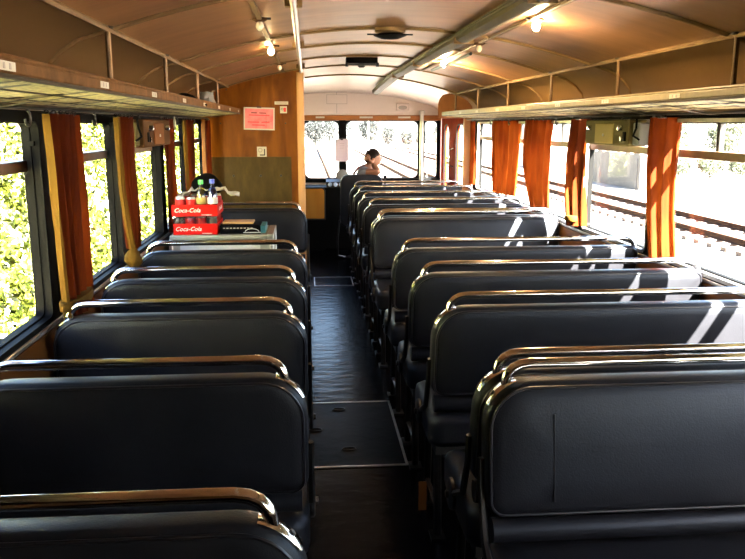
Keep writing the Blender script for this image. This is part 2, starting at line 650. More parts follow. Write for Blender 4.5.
# roof skin above, so that no daylight leaks through the joints
pr = [(CX + u * 1.07, z + .06) for u, z in COVE] + [(x, z + .06) for x, z in ceil_xz('centre')] + [(CX - u * 1.07, z + .06) for u, z in COVE[::-1]]
m = MB().loft([[(x - CX, y, z - 1.75) for x, z in pr] for y in (Y0 - .1, YF + .1)], cap=False, closed=False)
m.loft([[(x - CX, y, z - 1.71) for x, z in pr] for y in (Y0 - .1, YF + .1)], cap=False, closed=False)
m.build('roof_skin', 'aluminium', ceil, smooth=60)
for i, y in enumerate(RIBS[1:-1]):
    wd = 0.018 if i in (2, 3, 4) else 0.011
    pts = ceil_xz('left')[1:] + ceil_xz('centre')[1:-1] + ceil_xz('right')[:-1]
    m = MB()
    for sy in (0,):
        r1 = [(x - CX, y - wd, z - 1.75 - .001) for x, z in pts]
        r2 = [(x - CX, y - wd * .6, z - 1.75 - .012) for x, z in pts]
        r3 = [(x - CX, y + wd * .6, z - 1.75 - .012) for x, z in pts]
        r4 = [(x - CX, y + wd, z - 1.75 - .001) for x, z in pts]
        m.loft([r1, r2, r3, r4], cap=False, closed=False)
    m.build('rib', 'rib_paint', ceil, smooth=60)
for s in (-1, 1):
    u = s * 1.14
    m = MB().tube([(u, Y0, .225), (u, 8.45, .225)], .011, 6)
    m.build('cove_strip', 'rib_paint', ceil)
# the white painted front end: it slopes down to the front wall
m = MB()
rows = []
for k in range(7):
    t = k / 6
    y = 8.45 + (YF - 8.45) * t
    drop = 0.09 * t ** 1.5
    pts = ceil_xz('left', drop) + ceil_xz('centre', drop)[1:-1] + ceil_xz('right', drop)
    rows.append([(x - CX, y, z - 1.75) for x, z in pts])
m.loft(rows, cap=False, closed=False)
m.build('front_ceiling_panel', 'front_paint', ceil, smooth=60)
pts = ceil_xz('left')[1:] + ceil_xz('centre')[1:-1] + ceil_xz('right')[:-1]
m = MB().loft([[(x - CX, y, z - 1.75 - dz) for x, z in pts] for y, dz in ((8.43, 0), (8.435, .014), (8.465, .014), (8.47, 0))], cap=False, closed=False)
m.build('front_ceiling_edge', 'rib_paint', ceil, smooth=60)

# pipe on the left and channel on the right, both hung under the ceiling
pipe = thing('ceiling_pipe', 'pale metal pipe running along the ceiling left of centre', 'pipe', (-0.045, 0, 2.105))
MB().tube([(0, Y0 + .05, 0), (0, 7.25, 0), (0.005, 7.6, -.004), (.03, 8.3, -.01)], .014, 10).build('tube', 'aluminium', pipe)
for y in (1.5, 3.2, 4.87, 6.6):
    B(-.035, .035, y - .02, y + .02, -.008, .036).build('bracket', 'rib_paint', pipe, bevel=.004)
chn = thing('ceiling_channel', 'broad olive metal channel running along the ceiling right of centre', 'channel', (0.87, 0, 2.10))
sec = [(-.052, .045), (-.045, .004), (-.012, -.010), (.012, -.010), (.045, .004), (.052, .030)]
m = MB()
m.loft([[(x, y, z + dz) for x, z in sec] for y, dz in ((Y0 + .05, 0), (7.8, 0), (9.4, -.05), (10.0, -.075))], cap=False, closed=False)
m.build('channel_body', 'channel', chn, smooth=30)
m = MB()
m.tube([(-.05, Y0 + .05, .028), (-.05, 7.8, .028), (-.05, 9.4, -.02)], .008, 6)
m.build('channel_edge', 'channel', chn)
for y in (2.95, 4.42, 6.12, 7.6):
    B(-.056, .056, y - .008, y + .008, -.013, .03).build('channel_clip', 'rib_paint', chn)


def lamp(x, y, on, label, group='small ceiling lamps'):
    z = arc(x - CX)
    t = thing('ceiling_lamp', label, 'lamp', (x, y, z), group)
    MB().lathe([(.001, 0), (.034, -.001), (.034, -.010), (.018, -.018), (.001, -.019)], 16).build('lamp_base', 'brown_box', t)
    MB().lathe([(.001, -.015), (.010, -.017), (.016, -.027), (.018, -.037), (.014, -.048), (.006, -.055), (.001, -.056)], 14).build('bulb', on or 'bulb_off', t)
    m = MB()
    m.tube([(-.05, 0, -.004), (.05, 0, -.004)], .006, 6)
    m.build('lamp_arm', 'steel', t)


lamp(-.2, 3.6, None, 'unlit small ceiling lamp on the left wiring strip nearest the camera')
lamp(-.205, 4.81, 'bulb', 'glowing small bulb on the left wiring strip of the ceiling')
lamp(-.2, 6.15, None, 'unlit small lamp on the left wiring strip just before the wooden partition')
lamp(1.04, 3.61, 'bulb_bright', 'glowing small bulb on the right side of the ceiling near the camera')
lamp(1.02, 4.71, None, 'unlit small ceiling lamp between the two glowing bulbs on the right')
lamp(1.02, 5.94, 'bulb_brightest', 'glowing bulb on the right ceiling strip beside the far end of the olive channel')
for x, lb in ((-.2, 'thin wiring strip along the left ceiling carrying the small lamps'), (1.02, 'thin wiring strip along the right ceiling carrying the small lamps')):
    z = arc(x - CX)
    ye = 7.05 if x < 0 else 7.1
    m = MB().box(x - .012, x + .012, Y0 + .05, ye, z - .012, z - .001)
    tag(m.build('wiring_strip', 'rib_paint', bevel=.003), lb, 'wiring strip', 'lamp wiring strips')
# small cable clump on the right strip
m = MB().tube([(1.03, 5.0, 2.085), (1.02, 5.3, 2.078), (1.03, 5.6, 2.082), (1.01, 6.0, 2.078), (1.02, 6.5, 2.082)], .011, 6)
tag(m.build('ceiling_cable', 'dark_steel'), 'dark cable taped along the right ceiling strip between two lamps', 'cable')

# ventilators
t = thing('ceiling_vent', 'round ceiling ventilator with pale cap and dark slot on a rib', 'vent', (0.46, 4.42, 2.158), 'ceiling ventilators')
MB().lathe([(.001, .01), (.085, .008), (.085, -.012), (.06, -.026), (.001, -.028)], 24).build('vent_cap', 'rib_paint', t)
MB().lathe([(.001, -.024), (.085, -.026), (.092, -.032), (.05, -.048), (.001, -.052)], 24).build('vent_slot', 'rubber', t)
for a in (-1, 1):
    B(a * .095 - .03, a * .095 + .03, -.006, .006, -.03, -.022).build('vent_arm', 'dark_steel', t)
t = thing('ceiling_vent', 'oblong black ceiling ventilator with a small knob in front of the white end', 'vent', (0.44, 6.4, 2.168), 'ceiling ventilators')
B(-.125, .125, -.06, .06, -.045, .005).build('vent_box', 'rubber', t, bevel=.008)
B(-.11, .11, -.07, -.055, -.062, -.050).build('vent_bar', 'steel', t)
MB().lathe([(.001, -.04), (.03, -.042), (.034, -.062), (.02, -.075), (.001, -.076)], 16).build('vent_knob', 'dark_steel', t)
for a in (-.12, .12):
    B(a - .012, a + .012, -.072, -.05, -.072, -.04).build('vent_lug', 'dark_steel', t)

# ------------------------------------------------------------------ rear wall
rw = B(XL - .09, XR + .09, Y0 - .09, Y0, 0, 2.25).build('wall_rear', 'wall_wood')
struct(rw, 'wooden rear bulkhead behind the camera', 'wall')

# ------------------------------------------------------------------ front wall
fw = MB()
PANES = [(-.80, -.12), (-.04, .437), (.528, 1.537), (1.615, 1.80)]
zt, zb = 1.70, 0.915
xs = [XL - .09]
for a, b in PANES:
    xs += [a, b]
xs.append(XR + .09)
for k in range(0, len(xs), 2):
    fw.box(xs[k], xs[k + 1], YF, YF + .09, zb, zt)
fw.box(XL - .09, XR + .09, YF, YF + .09, 0, zb)
fw.box(XL - .09, XR + .09, YF, YF + .09, zt, 2.25)
fwo = struct(fw.build('wall_front', 'front_paint', smooth=0), 'white front wall of the railbus above the windscreen', 'wall')
B(XL, XR, YF - .02, YF, 1.705, 1.775).build('header_board', 'header_wood', fwo, bevel=.004)
for k in range(0, len(xs), 2):
    B(max(xs[k], XL), min(xs[k + 1], XR), YF - .012, YF - .001, .90, 1.705).build('pillar_cover', 'rubber', fwo)
B(XL, XR, YF - .03, YF - .001, .86, .912).build('screen_ledge', 'rubber', fwo)
for a, b in ((.12, .24), (.72, .90), (1.25, 1.42)):
    B(a, b, YF - .023, YF - .0195, 1.735, 1.758).build('notice_strip', 'plate_white', fwo)
# inspection plate and speaker on the white wall
for bx in ((.27, .55, 1.925, 1.929), (.27, .55, 2.045, 2.049), (.27, .274, 1.925, 2.049), (.546, .55, 1.925, 2.049), (.405, .41, 2.049, 2.08), (.405, .41, 1.80, 1.925)):
    B(bx[0], bx[1], YF - .005, YF, bx[2], bx[3]).build('panel_joint', 'grey_paint', fwo)
for k, (a, b) in enumerate(PANES[1:]):
    winn += 1
    word = ['narrow left', 'wide middle', 'narrow right'][k]
    t = struct_empty(f'window_{winn}', f'{word} pane of the front windscreen', 'window', ((a + b) / 2, YF, zb))
    h = (b - a) / 2
    o_ = rrect(-h, h, 0, zt - zb, .001, 5)
    i_ = rrect(-h + .008, h - .008, .008, zt - zb - .008, .075 if h > .1 else .05, 5)
    MB().loft([[(x, yy, z) for x, z in pp] for pp, yy in ((o_, -.014), (i_, -.014), (i_, .03), (o_, .03))], cap=False).build('gasket', 'rubber', t, smooth=30)
    B(-h + .004, h - .004, .012, .016, .004, zt - zb - .004).build('pane', 'glass', t)
t = thing('wall_speaker', 'small grey oval loudspeaker box on the white front wall', 'speaker', (1.31, YF, 1.885))
B(-.09, .09, -.035, -.0005, -.055, .055).build('speaker_box', 'front_paint', t, bevel=.012)
m = MB()
oval = lambda s, y: [(.062 * s * math.cos(2 * PI * k / 20), y, .028 * s * math.sin(2 * PI * k / 20) - .008) for k in range(20)]
m.loft([oval(1, -.036), oval(1, -.042), oval(.8, -.044)])
m.build('grille', 'print_grey', t)
t = thing('grab_pole', 'upright pale metal pole between windscreen and right corner pane', 'pole', (1.57, YF - .07, 0))
MB().tube([(0, 0, .8355), (0, 0, 1.80)], .026, 14).build('pole_tube', 'aluminium', t)
MB().lathe([(.001, 1.79), (.045, 1.79), (.045, 1.83), (.03, 1.84), (.001, 1.84)], 16).build('pole_collar', 'aluminium', t)
B(-.01, .01, -.01, .06, 1.80, 1.82).build('pole_bracket', 'aluminium', t)

# ------------------------------------------------------------------ wooden partition left of the aisle
PY = 7.1
prof = [(XL, 0), (-.055, 0)]
m = MB()
top = [(XL, 0.0)] + [(XL + .001, 1.76)]
outline = [(-.06, 0.0), (XL + .004, 0.0), (XL + .004, 1.79)]
outline += [(x, z - .003) for x, z in ceil_xz('left')[2:]]
outline += [(x, z - .003) for x, z in ceil_xz('centre')[1:] if x < -.07] + [(-.06, arc(-.06 - CX) - .003)]
outline = outline[::-1]
m.loft([[(x, PY, z) for x, z in outline], [(x, PY + .07, z) for x, z in outline]])
part = m.build('wall_partition', 'partition_wood', smooth=20)
struct(part, 'varnished orange wooden partition closing the left side before the cab', 'wall')
edge = MB()
edge.tube([(-.065, PY + .035, 0.01), (-.065, PY + .035, 2.10)], .042, 14)
edge.build('rounded_edge', 'edge_wood', part)
B(-.86, -.145, PY - .008, PY - .0005, .2, 1.367).build('kick_panel', 'olive_panel', part, bevel=.002)
for x in (-.66, -.42, -.24):
    MB().lathe([(.001, -.016), (.009, -.014), (.011, -.008), (.001, -.007)], 10, (x, PY, 1.20), 'y').build('bolt', 'dark_steel', part)
for x, z in ((-.76, 1.66), (-.19, 1.66), (-.70, 1.95)):
    MB().lathe([(.001, -.004), (.006, -.003), (.007, 0), (.001, .001)], 10, (x, PY, z), 'y').build('screw', 'dark_steel', part)
# the partition continues as a cab side
B(XL + .004, -.80, PY + .07, 7.5, 0.0, 1.74).build('cab_return', 'partition_wood', part)

t = thing('notice_board', 'red printed notice in a pale frame on the wooden partition', 'notice', (-.42, PY, 1.70), rz=0)
t.rotation_euler = (0, math.radians(1.5), 0)
B(-.125, .125, -.010, -.003, -.088, .088).build('sheet', 'poster_red', t)
for a in ((-.135, .135, .086, .097), (-.135, .135, -.097, -.086), (-.135, -.124, -.086, .086), (.124, .135, -.086, .086)):
    B(a[0], a[1], -.014, -.001, a[2], a[3]).build('frame_strip', 'plate_white', t)
for k, (a, b, z) in enumerate(((-.07, -.02, .050), (0, .06, .050), (-.09, .09, .03), (-.1, .0, -.03), (.02, .09, -.03), (-.06, .05, -.055))):
    B(a, b, -.0112, -.0102, z - .004, z + .004).build('print_line', 'print_red' if k > 1 else 'strap', t)
B(.06, .062, -.0112, -.0102, -.08, .05).build('print_line', 'strap', t)
B(.03, .11, -.0112, -.0102, -.022, -.02).build('print_line', 'strap', t)
B(-.02, .02, -.02, -.002, .094, .106).build('clip', 'strap', t)
t = thing('sign_strip', 'narrow white lettered strip high on the wooden partition', 'sign', (-.222, PY, 1.836))
B(-.06, .06, -.004, -.0005, -.013, .013).build('strip', 'plate_white', t)
B(-.045, .045, -.0048, -.0039, -.003, .003).build('print_line', 'print_grey', t)
t = thing('sticker', 'small square pictogram sticker with red mark below the lettered strip', 'sticker', (-.205, PY, 1.778), 'partition stickers')
B(-.03, .03, -.003, -.0005, -.030, .030).build('sheet', 'plate_white', t)
B(.0, .022, -.0038, -.003, -.018, .018).build('print_mark', 'print_red', t)
MB().tube([(-.012 + .009 * math.cos(2 * PI * k / 10), -.0035, .006 + .009 * math.sin(2 * PI * k / 10)) for k in range(10)], .002, 4, closed=True).build('print_mark', 'print_black', t)
t = thing('sticker', 'square seat pictogram sticker just above the olive panel', 'sticker', (-.405, PY, 1.412), 'partition stickers')
B(-.042, .042, -.003, -.0005, -.044, .044).build('sheet', 'plate_white', t)
MB().tube([(-.014 + .017 * math.cos(2 * PI * k / 14), -.0035, .014 + .017 * math.sin(2 * PI * k / 14)) for k in range(14)], .003, 4, closed=True).build('print_mark', 'print_grey', t)
m = B(.020, .029, -.0042, -.003, -.030, .024)
m.box(-.018, .029, -.0042, -.003, -.034, -.024)
m.build('print_mark', 'print_black', t)

# ------------------------------------------------------------------ folding door on the right and its bulkhead
dr = struct_empty('door_1', 'red folding entrance door with arched panes at the front right', 'door', (XR + .03, 10.0, 0))
for k, (a, b, c, d) in enumerate(((9.20, 10.02, 9.28, 9.79), (10.03, 10.86, 10.27, 10.66))):
    a, b, c, d = a - 10, b - 10, c - 10, d - 10
    o_ = rrect(a, b, 0.02, 1.73, .001, 6)
    i_ = rrect(c, d, .80, 1.66, .16, 6, .03)
    lf = MB()
    lf.loft([[(x, y, z) for y, z in pp] for pp, x in ((o_, -.02), (i_, -.02), (i_, .02), (o_, .02), (o_, -.02))], cap=False)
    leaf = lf.build('door_leaf', 'red_door', dr, smooth=30)
    gk = rrect(c + .003, d - .003, .803, 1.657, .158, 6, .03)
    gi = rrect(c + .014, d - .014, .814, 1.646, .145, 6, .025)
    MB().loft([[(x, y, z) for y, z in pp] for pp, x in ((gk, -.024), (gi, -.024), (gi, .0), (gk, .0))], cap=False).build('gasket', 'rubber', leaf)
    B(-.002, .002, c - .002, d + .002, .795, 1.665).build('pane', 'glass', leaf)
    if k == 0:
        MB().tube([(-.02, b - .06, 1.12), (-.07, b - .06, 1.14), (-.07, b - .06, 1.33), (-.02, b - .06, 1.35)], .010, 8).build('door_handle', 'chrome', leaf)
bk = struct_empty('wall_bulkhead', 'brown wooden bulkhead with rounded corner before the entrance door', 'wall', (1.65, 8.72, 0))
ol = [(1.462, 1.72), (1.74, 1.72), (1.74, 0), (1.840, 0), (1.840, 1.76)] + [(x - .003, z - .003) for x, z in ceil_xz('right')[::-1][1:]] + [(1.50, 1.955), (1.47, 1.915), (1.462, 1.87)]
ol = [p for p in ol]
m = MB().loft([[(x - 1.65, 0, z) for x, z in ol], [(x - 1.65, .04, z) for x, z in ol]])
m.build('board', 'bulkhead_wood', bk, smooth=20)
m = MB().tube([(1.462 - 1.65, .02, 1.72), (1.462 - 1.65, .02, 1.87), (1.475 - 1.65, .02, 1.918), (1.505 - 1.65, .02, 1.958), (1.58 - 1.65, .02, 1.972)], .016, 8)
m.build('edge_moulding', 'header_wood', bk)

# ------------------------------------------------------------------ luggage racks
def rack(side, xw, sgn, y_end, rods, lip_mat, label):
    """sgn: +1 when the shelf reaches from the wall towards +x"""
    t = thing('luggage_rack', label, 'luggage rack', (xw, 0, 1.70), 'overhead luggage racks')
    w = 0.355 if sgn > 0 else 0.365
    ya, ye = -1.0, y_end
    X = lambda a: a * sgn

    def bx(a, b, y0, y1, z0, z1):
        return B(min(X(a), X(b)), max(X(a), X(b)), y0, y1, z0, z1)
    bx(w - .016, w, ya, ye, .048, .076).build('front_rail', lip_mat, t, bevel=.004)
    MB().tube([(X(w - .008), ya, .080), (X(w - .008), ye, .080)], .007, 8).build('front_bead', lip_mat, t)
    MB().tube([(X(w - .008), ya, .044), (X(w - .008), ye, .044)], .006, 8).build('lower_bead', 'rack_bar', t)
    MB().tube([(X(.012), ya, .008), (X(.012), ye, .008)], .012, 8).build('wall_rail', 'bronze', t)
    MB().tube([(X(.10), ya, .026), (X(.10), ye, .026)], .006, 6).build('long_bar', 'rack_bar', t)
    MB().tube([(X(.22), ya, .034), (X(.22), ye, .034)], .006, 6).build('long_bar', 'rack_bar', t)
    step = MOD / 2
    y = 2.89 - step * 7
    k = 0
    prev = ya
    while y < ye + .01:
        m = MB()
        pts = [(X(.0), -.008), (X(.06), -.004), (X(.16), .012), (X(w - .01), .034)]
        m.loft([[(px, yy, pz + dz) for px, pz in pts] for yy, dz in ((y - .022, 0), (y + .022, 0))], cap=False, closed=False)
        m.loft([[(px, yy, pz + dz) for px, pz in pts] for yy, dz in ((y - .022, .010), (y + .022, .010))], cap=False, closed=False)
        m.build('bracket', 'rack_bar', t)
        if y - prev > .05:
            mm = MB()
            pz = [(X(.02), .016), (X(.12), .024), (X(w - .02), .042)]
            a, b = prev + .02, y - .02
            mm.loft([[(px, yy, z) for px, z in pz] for yy in (a, b)], cap=False, closed=False)
            mm.loft([[(px, yy, z + .006) for px, z in pz] for yy in (a, b)], cap=False, closed=False)
            mm.build('mesh_panel', 'rack_mesh', t)
        prev = y
        y += step
        k += 1
    if ye - prev > .05:
        mm = MB()
        pz = [(X(.02), .016), (X(.12), .024), (X(w - .02), .042)]
        mm.loft([[(px, yy, z) for px, z in pz] for yy in (prev + .02, ye)], cap=False, closed=False)
        mm.build('mesh_panel', 'rack_mesh', t)
    for ry in rods:
        m = MB()
        m.tube([(X(.25), ry, .036), (X(.25), ry, .287)], .010, 8)
        m.build('support_rod', 'bronze', t)
        MB().lathe([(.001, 0), (.022, .001), (.022, .008), (.001, .009)], 10, (X(.25), ry, .276)).build('rod_flange', 'rack_bar', t)
    for ry in [1.62 + .75 * j for j in range(-1, 9)]:
        if ry < ye - .1:
            p = bx(w - .0005, w + .0015, ry - .045, ry + .045, .053, .071).build('number_plate', 'plate_white', t)
            for q in (-.022, .010):
                bx(w + .0013, w + .0022, ry + q, ry + q + .010, .056, .068).build('digit', 'print_grey', p)
    return t


mm_, n_, l_, b_ = new_mat('rack_mesh')
tc = n_.new('ShaderNodeTexCoord')
mp = n_.new('ShaderNodeMapping')
mp.inputs['Rotation'].default_value = (0, 0, math.radians(45))
vz = n_.new('ShaderNodeTexVoronoi')
vz.inputs['Scale'].default_value = 55
l_.new(tc.outputs['Object'], mp.inputs['Vector'])
l_.new(mp.outputs['Vector'], vz.inputs['Vector'])
rp = n_.new('ShaderNodeValToRGB')
rp.color_ramp.elements[0].color = (0.055, 0.046, 0.018, 1)
rp.color_ramp.elements[1].color = (0.34, 0.28, 0.12, 1)
rp.color_ramp.elements[0].position = 0.15
rp.color_ramp.elements[1].position = 0.55
l_.new(vz.outputs['Distance'], rp.inputs['Fac'])
l_.new(rp.outputs['Color'], b_.inputs['Base Color'])
b_.inputs['Roughness'].default_value = 0.7

rods = [2.89 + MOD * k for k in range(-2, 6)]
rackL = rack('left', XL, 1, PY - .03, [r for r in rods if r < 7.0], 'rack_lip', 'bronze overhead luggage rack along the left windows')
rackR = rack('right', XR, -1, 8.70, rods, 'rack_lip_pale', 'pale overhead luggage rack along the right windows')


def hook(parent, x, y, z, sg):
    pts = [(x, y, z)] + [(x + sg * .002, y + .024 * math.sin(a), z - .030 + .024 * math.cos(a)) for a in [math.radians(d) for d in range(0, 290, 29)]]
    MB().tube(pts, .0045, 7).build('coat_hook', 'steel', parent)


for y in (2.55, 3.32, 4.18, 4.78, 5.4, 6.2):
    hook(rackL, .07, y, .0, 1)
for y in (3.95, 4.35, 5.55, 6.1, 6.9, 7.6):
    hook(rackR, -.07, y, .0, 1)

# things lying on the left rack
m = MB()
for k in range(7):
    t_ = k / 6
    r = .085 * math.sqrt(max(.02, 1 - t_ ** 2)) * (1.15 if k == 0 else 1)
    ring = [(r * math.cos(2 * PI * j / 16) * 1.1, r * math.sin(2 * PI * j / 16), .075 * t_) for j in range(16)]
    if k == 0:
        r0 = ring
    m_ = ring
    if k == 0:
        rings = []
    rings.append(ring)
m.loft(rings)
cap = thing('flat_cap', 'dark flat cap lying on the left luggage rack', 'cap', (-.70, 4.66, 1.752))
m.build('crown', 'black_cloth', cap)
pk = MB().loft([[(.08 + .05 * math.cos(a), .07 * math.sin(a), zz) for a in np.linspace(-1.5, 1.5, 9)] for zz in (.004, .014)], cap=True)
pk.build('peak', 'black_cloth', cap)
m = MB()
rings = []
for k in range(6):
    t_ = k / 5
    rings.append([((.07 - .02 * t_) * (1 + .18 * math.sin(3 * j + k)) * math.cos(2 * PI * j / 12),
                   (.10 - .03 * t_) * (1 + .15 * math.cos(2 * j + 2 * k)) * math.sin(2 * PI * j / 12), .115 * t_ + .008 * math.sin(j * 2.1)) for j in range(12)])
m.loft(rings)
tag(m.build('paper_bag', 'cardboard', loc=(-.71, 5.72, 1.757)), 'crumpled pale paper bag lying on the left rack near the partition', 'bag')
bpy.data.objects['paper_bag'].data.materials[0] = MATS['grey_paint']

# ------------------------------------------------------------------ equipment boxes under the racks
def equip(side, xw, sg, y0, y1, body, plate, label):
    t = thing('equipment_box', label, 'box', (xw, (y0 + y1) / 2, 1.60), 'equipment boxes in the window tops')
    h = (y1 - y0) / 2
    d = .105
    X = lambda a: a * sg

    def bx(a, b, ya, yb, za, zb):
        return B(min(X(a), X(b)), max(X(a), X(b)), ya, yb, za, zb)
    bx(.002, d, -h, h, -.068, .076).build('case', body, t, bevel=.006)
    bx(d - .002, d + .006, -.12, .16, -.058, .056).build('cover_plate', plate, t, bevel=.004)
    for yy in (-.24, .24):
        MB().lathe([(.001, X(d + .026)), (.014, X(d + .024)), (.016, X(d)), (.001, X(d - .001))], 12, (0, yy, .03), 'x').build('knob', 'chrome', t)
    bx(d - .001, d + .008, -.30, -.27, -.04, .01).build('switch', 'rubber', t)
    bx(d - .001, d + .010, -.25, -.235, -.045, -.015).build('switch', 'chrome', t)
    MB().lathe([(.001, X(d + .012)), (.008, X(d + .011)), (.009, X(d)), (.001, X(d - .001))], 10, (0, .02, -.01), 'x').build('lock', 'plate_white', t)
    bx(.02, d - .02, -h - .09, -h, -.06, .06).build('end_bracket', 'olive_box' if side == 'left' else 'grey_paint', t, bevel=.01)
    MB().tube([(X(d - .02), -h - .05, .076), (X(d - .01), -h - .07, .03), (X(d), -h - .06, -.01), (X(d - .02), -h - .095, -.03)], .006, 6).build('cable', 'rubber', t)
    return t


equip('left', XL, 1, 4.13, 4.90, 'brown_box', 'brown_plate', 'brown equipment box with two knobs above the left window')
equip('right', XR, -1, 4.18, 4.85, 'olive_box', 'ochre_plate', 'olive equipment box with ochre plate above the right window')
# small hanging tag beside the left box
t = thing('hanging_strap', 'pale loop of strap hanging from the left rack beside the brown box', 'strap', (-.83, 5.1, 1.70))
MB().tube([(0, 0, 0), (0, .02, -.03), (0, .028, -.065), (0, 0, -.085), (0, -.028, -.065), (0, -.02, -.03), (0, .002, -.01)], .0045, 6).build('loop', 'case_body', t)

# ------------------------------------------------------------------ curtains
def curtain(x, y, w_top, w_mid, w_bot, z0, z1, label, lining=None, folds=4, tie=None, lean=0.0, bulge=0.0, knot=False, skew=0.0):
    t = thing('window_curtain', label, 'curtain', (x, y, z0), 'window curtains')
    nz, nu = 22, 40
    H = z1 - z0

    def wid(v):
        if v < .5:
            return w_bot + (w_mid - w_bot) * (v / .5) ** .7
        return w_mid + (w_top - w_mid) * ((v - .5) / .5)
    ph = random.random() * 6
    rows = []
    for i in range(nz + 1):
        v = i / nz
        w = wid(v)
        row = []
        for j in range(nu + 1):
            u = j / nu - .5
            a = 2 * PI * folds * u + ph + .7 * math.sin(3 * v + u * 4)
            amp = .016 + .012 * (1 - w / max(w_top, w_mid, w_bot))
            row.append((amp * math.sin(a) + .006 * math.sin(2.3 * a) + skew * max(0, .15 - u), u * w + lean * (1 - v) + bulge * math.sin(PI * v), v * H))
        rows.append(row)

    def sheet(j0, j1, off):
        m = MB()
        m.loft([[(p[0] + off, p[1], p[2]) for p in r[j0:j1 + 1]] for r in rows], cap=False, closed=False)
        return m
    a, b = 0, nu
    if lining == 'near':
        a = int(nu * .14)
        o = sheet(0, a, 0).build('lining_strip', 'curtain_lining', t, smooth=180)
    o = sheet(a, b, 0).build('cloth', 'curtain_orange' if x < 0 else 'curtain_orange_lit', t, smooth=180)
    if tie is not None:
        v = (tie - z0) / H
        w = wid(v) / 2 + .012
        yc = lean * (1 - v) + bulge * math.sin(PI * v)
        rings = []
        for dz in (-.018, -.012, .012, .018):
            k = 1.0 if abs(dz) < .015 else .93
            rings.append([(.040 * k * math.cos(q), yc + w * k * math.sin(q), tie - z0 + dz) for q in np.linspace(0, 2 * PI, 17)[:-1]])
        MB().loft(rings).build('tie_band', 'curtain_lining', t)
    if knot:
        rings = []
        for k in range(9):
            f = k / 8
            r = .022 + .028 * math.sin(PI * min(1, f * 1.3)) * (1 if f < .75 else .6)
            rings.append([(r * .8 * math.cos(q) * (1 + .2 * math.sin(3 * q + k)), lean + r * math.sin(q) * (1 + .15 * math.cos(2 * q + k)), -.10 + .12 * f) for q in np.linspace(0, 2 * PI, 13)[:-1]])
        MB().loft(rings).build('knot', 'curtain_lining', t, smooth=60)
    for k in range(5):
        yy = (k / 4 - .5) * w_top * .9
        MB().tube([(.0 + .008 * math.cos(q), yy, H + .008 * math.sin(q) + .004) for q in np.linspace(0, 2 * PI, 9)[:-1]], .0022, 5, closed=True).build('curtain_ring', 'steel', t)
    return t


CT = 1.685
curtain(-.855, 2.86, .34, .34, .30, .955, CT, 'brown curtain with mustard edge and tie band, nearest on the left', 'near', 4, tie=1.02, lean=.03)
curtain(-.855, 3.82, .36, .34, .10, 1.06, CT, 'mustard and brown curtain knotted at its bottom, between left windows', 'near', 4, knot=True, lean=.02)
curtain(-.90, 5.30, .34, .30, .36, .96, CT, 'dark brown curtain right behind the brown equipment box', None, 3)
curtain(-.90, 6.15, .52, .50, .46, .96, CT, 'brown curtain with mustard edge behind the drinks crates', 'near', 4)
curtain(-.855, 6.95, .24, .24, .22, .96, CT, 'dark narrow curtain in the corner by the wooden partition', None, 3)
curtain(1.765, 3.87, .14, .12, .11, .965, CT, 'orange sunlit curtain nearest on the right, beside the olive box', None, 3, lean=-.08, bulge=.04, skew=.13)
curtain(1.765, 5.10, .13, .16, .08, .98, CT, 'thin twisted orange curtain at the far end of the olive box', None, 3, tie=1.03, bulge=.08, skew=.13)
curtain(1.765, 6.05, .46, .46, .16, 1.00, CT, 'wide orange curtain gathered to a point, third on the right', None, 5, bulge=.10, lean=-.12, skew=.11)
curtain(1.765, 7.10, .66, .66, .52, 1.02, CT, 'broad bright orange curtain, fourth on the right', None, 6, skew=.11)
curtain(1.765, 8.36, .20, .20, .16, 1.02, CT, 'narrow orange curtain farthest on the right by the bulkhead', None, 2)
for side, x, ye in (('left', -.865, 7.05), ('right', 1.765, 8.7)):
    m = MB().tube([(x, -1.2, CT + .016), (x, ye, CT + .016)], .006, 6)
    tag(m.build('curtain_rod', 'dark_steel'), f'thin dark curtain rod under the {side} luggage rack', 'curtain rod', 'curtain rods')

# ------------------------------------------------------------------ benches
CACHE = {}


def cached(key, fn):
    if key not in CACHE:
        CACHE[key] = fn()
    return CACHE[key]


TILT = math.tan(math.radians(8))
BT, BB, BH = .989, .634, .044         # backrest top, bottom, half thickness


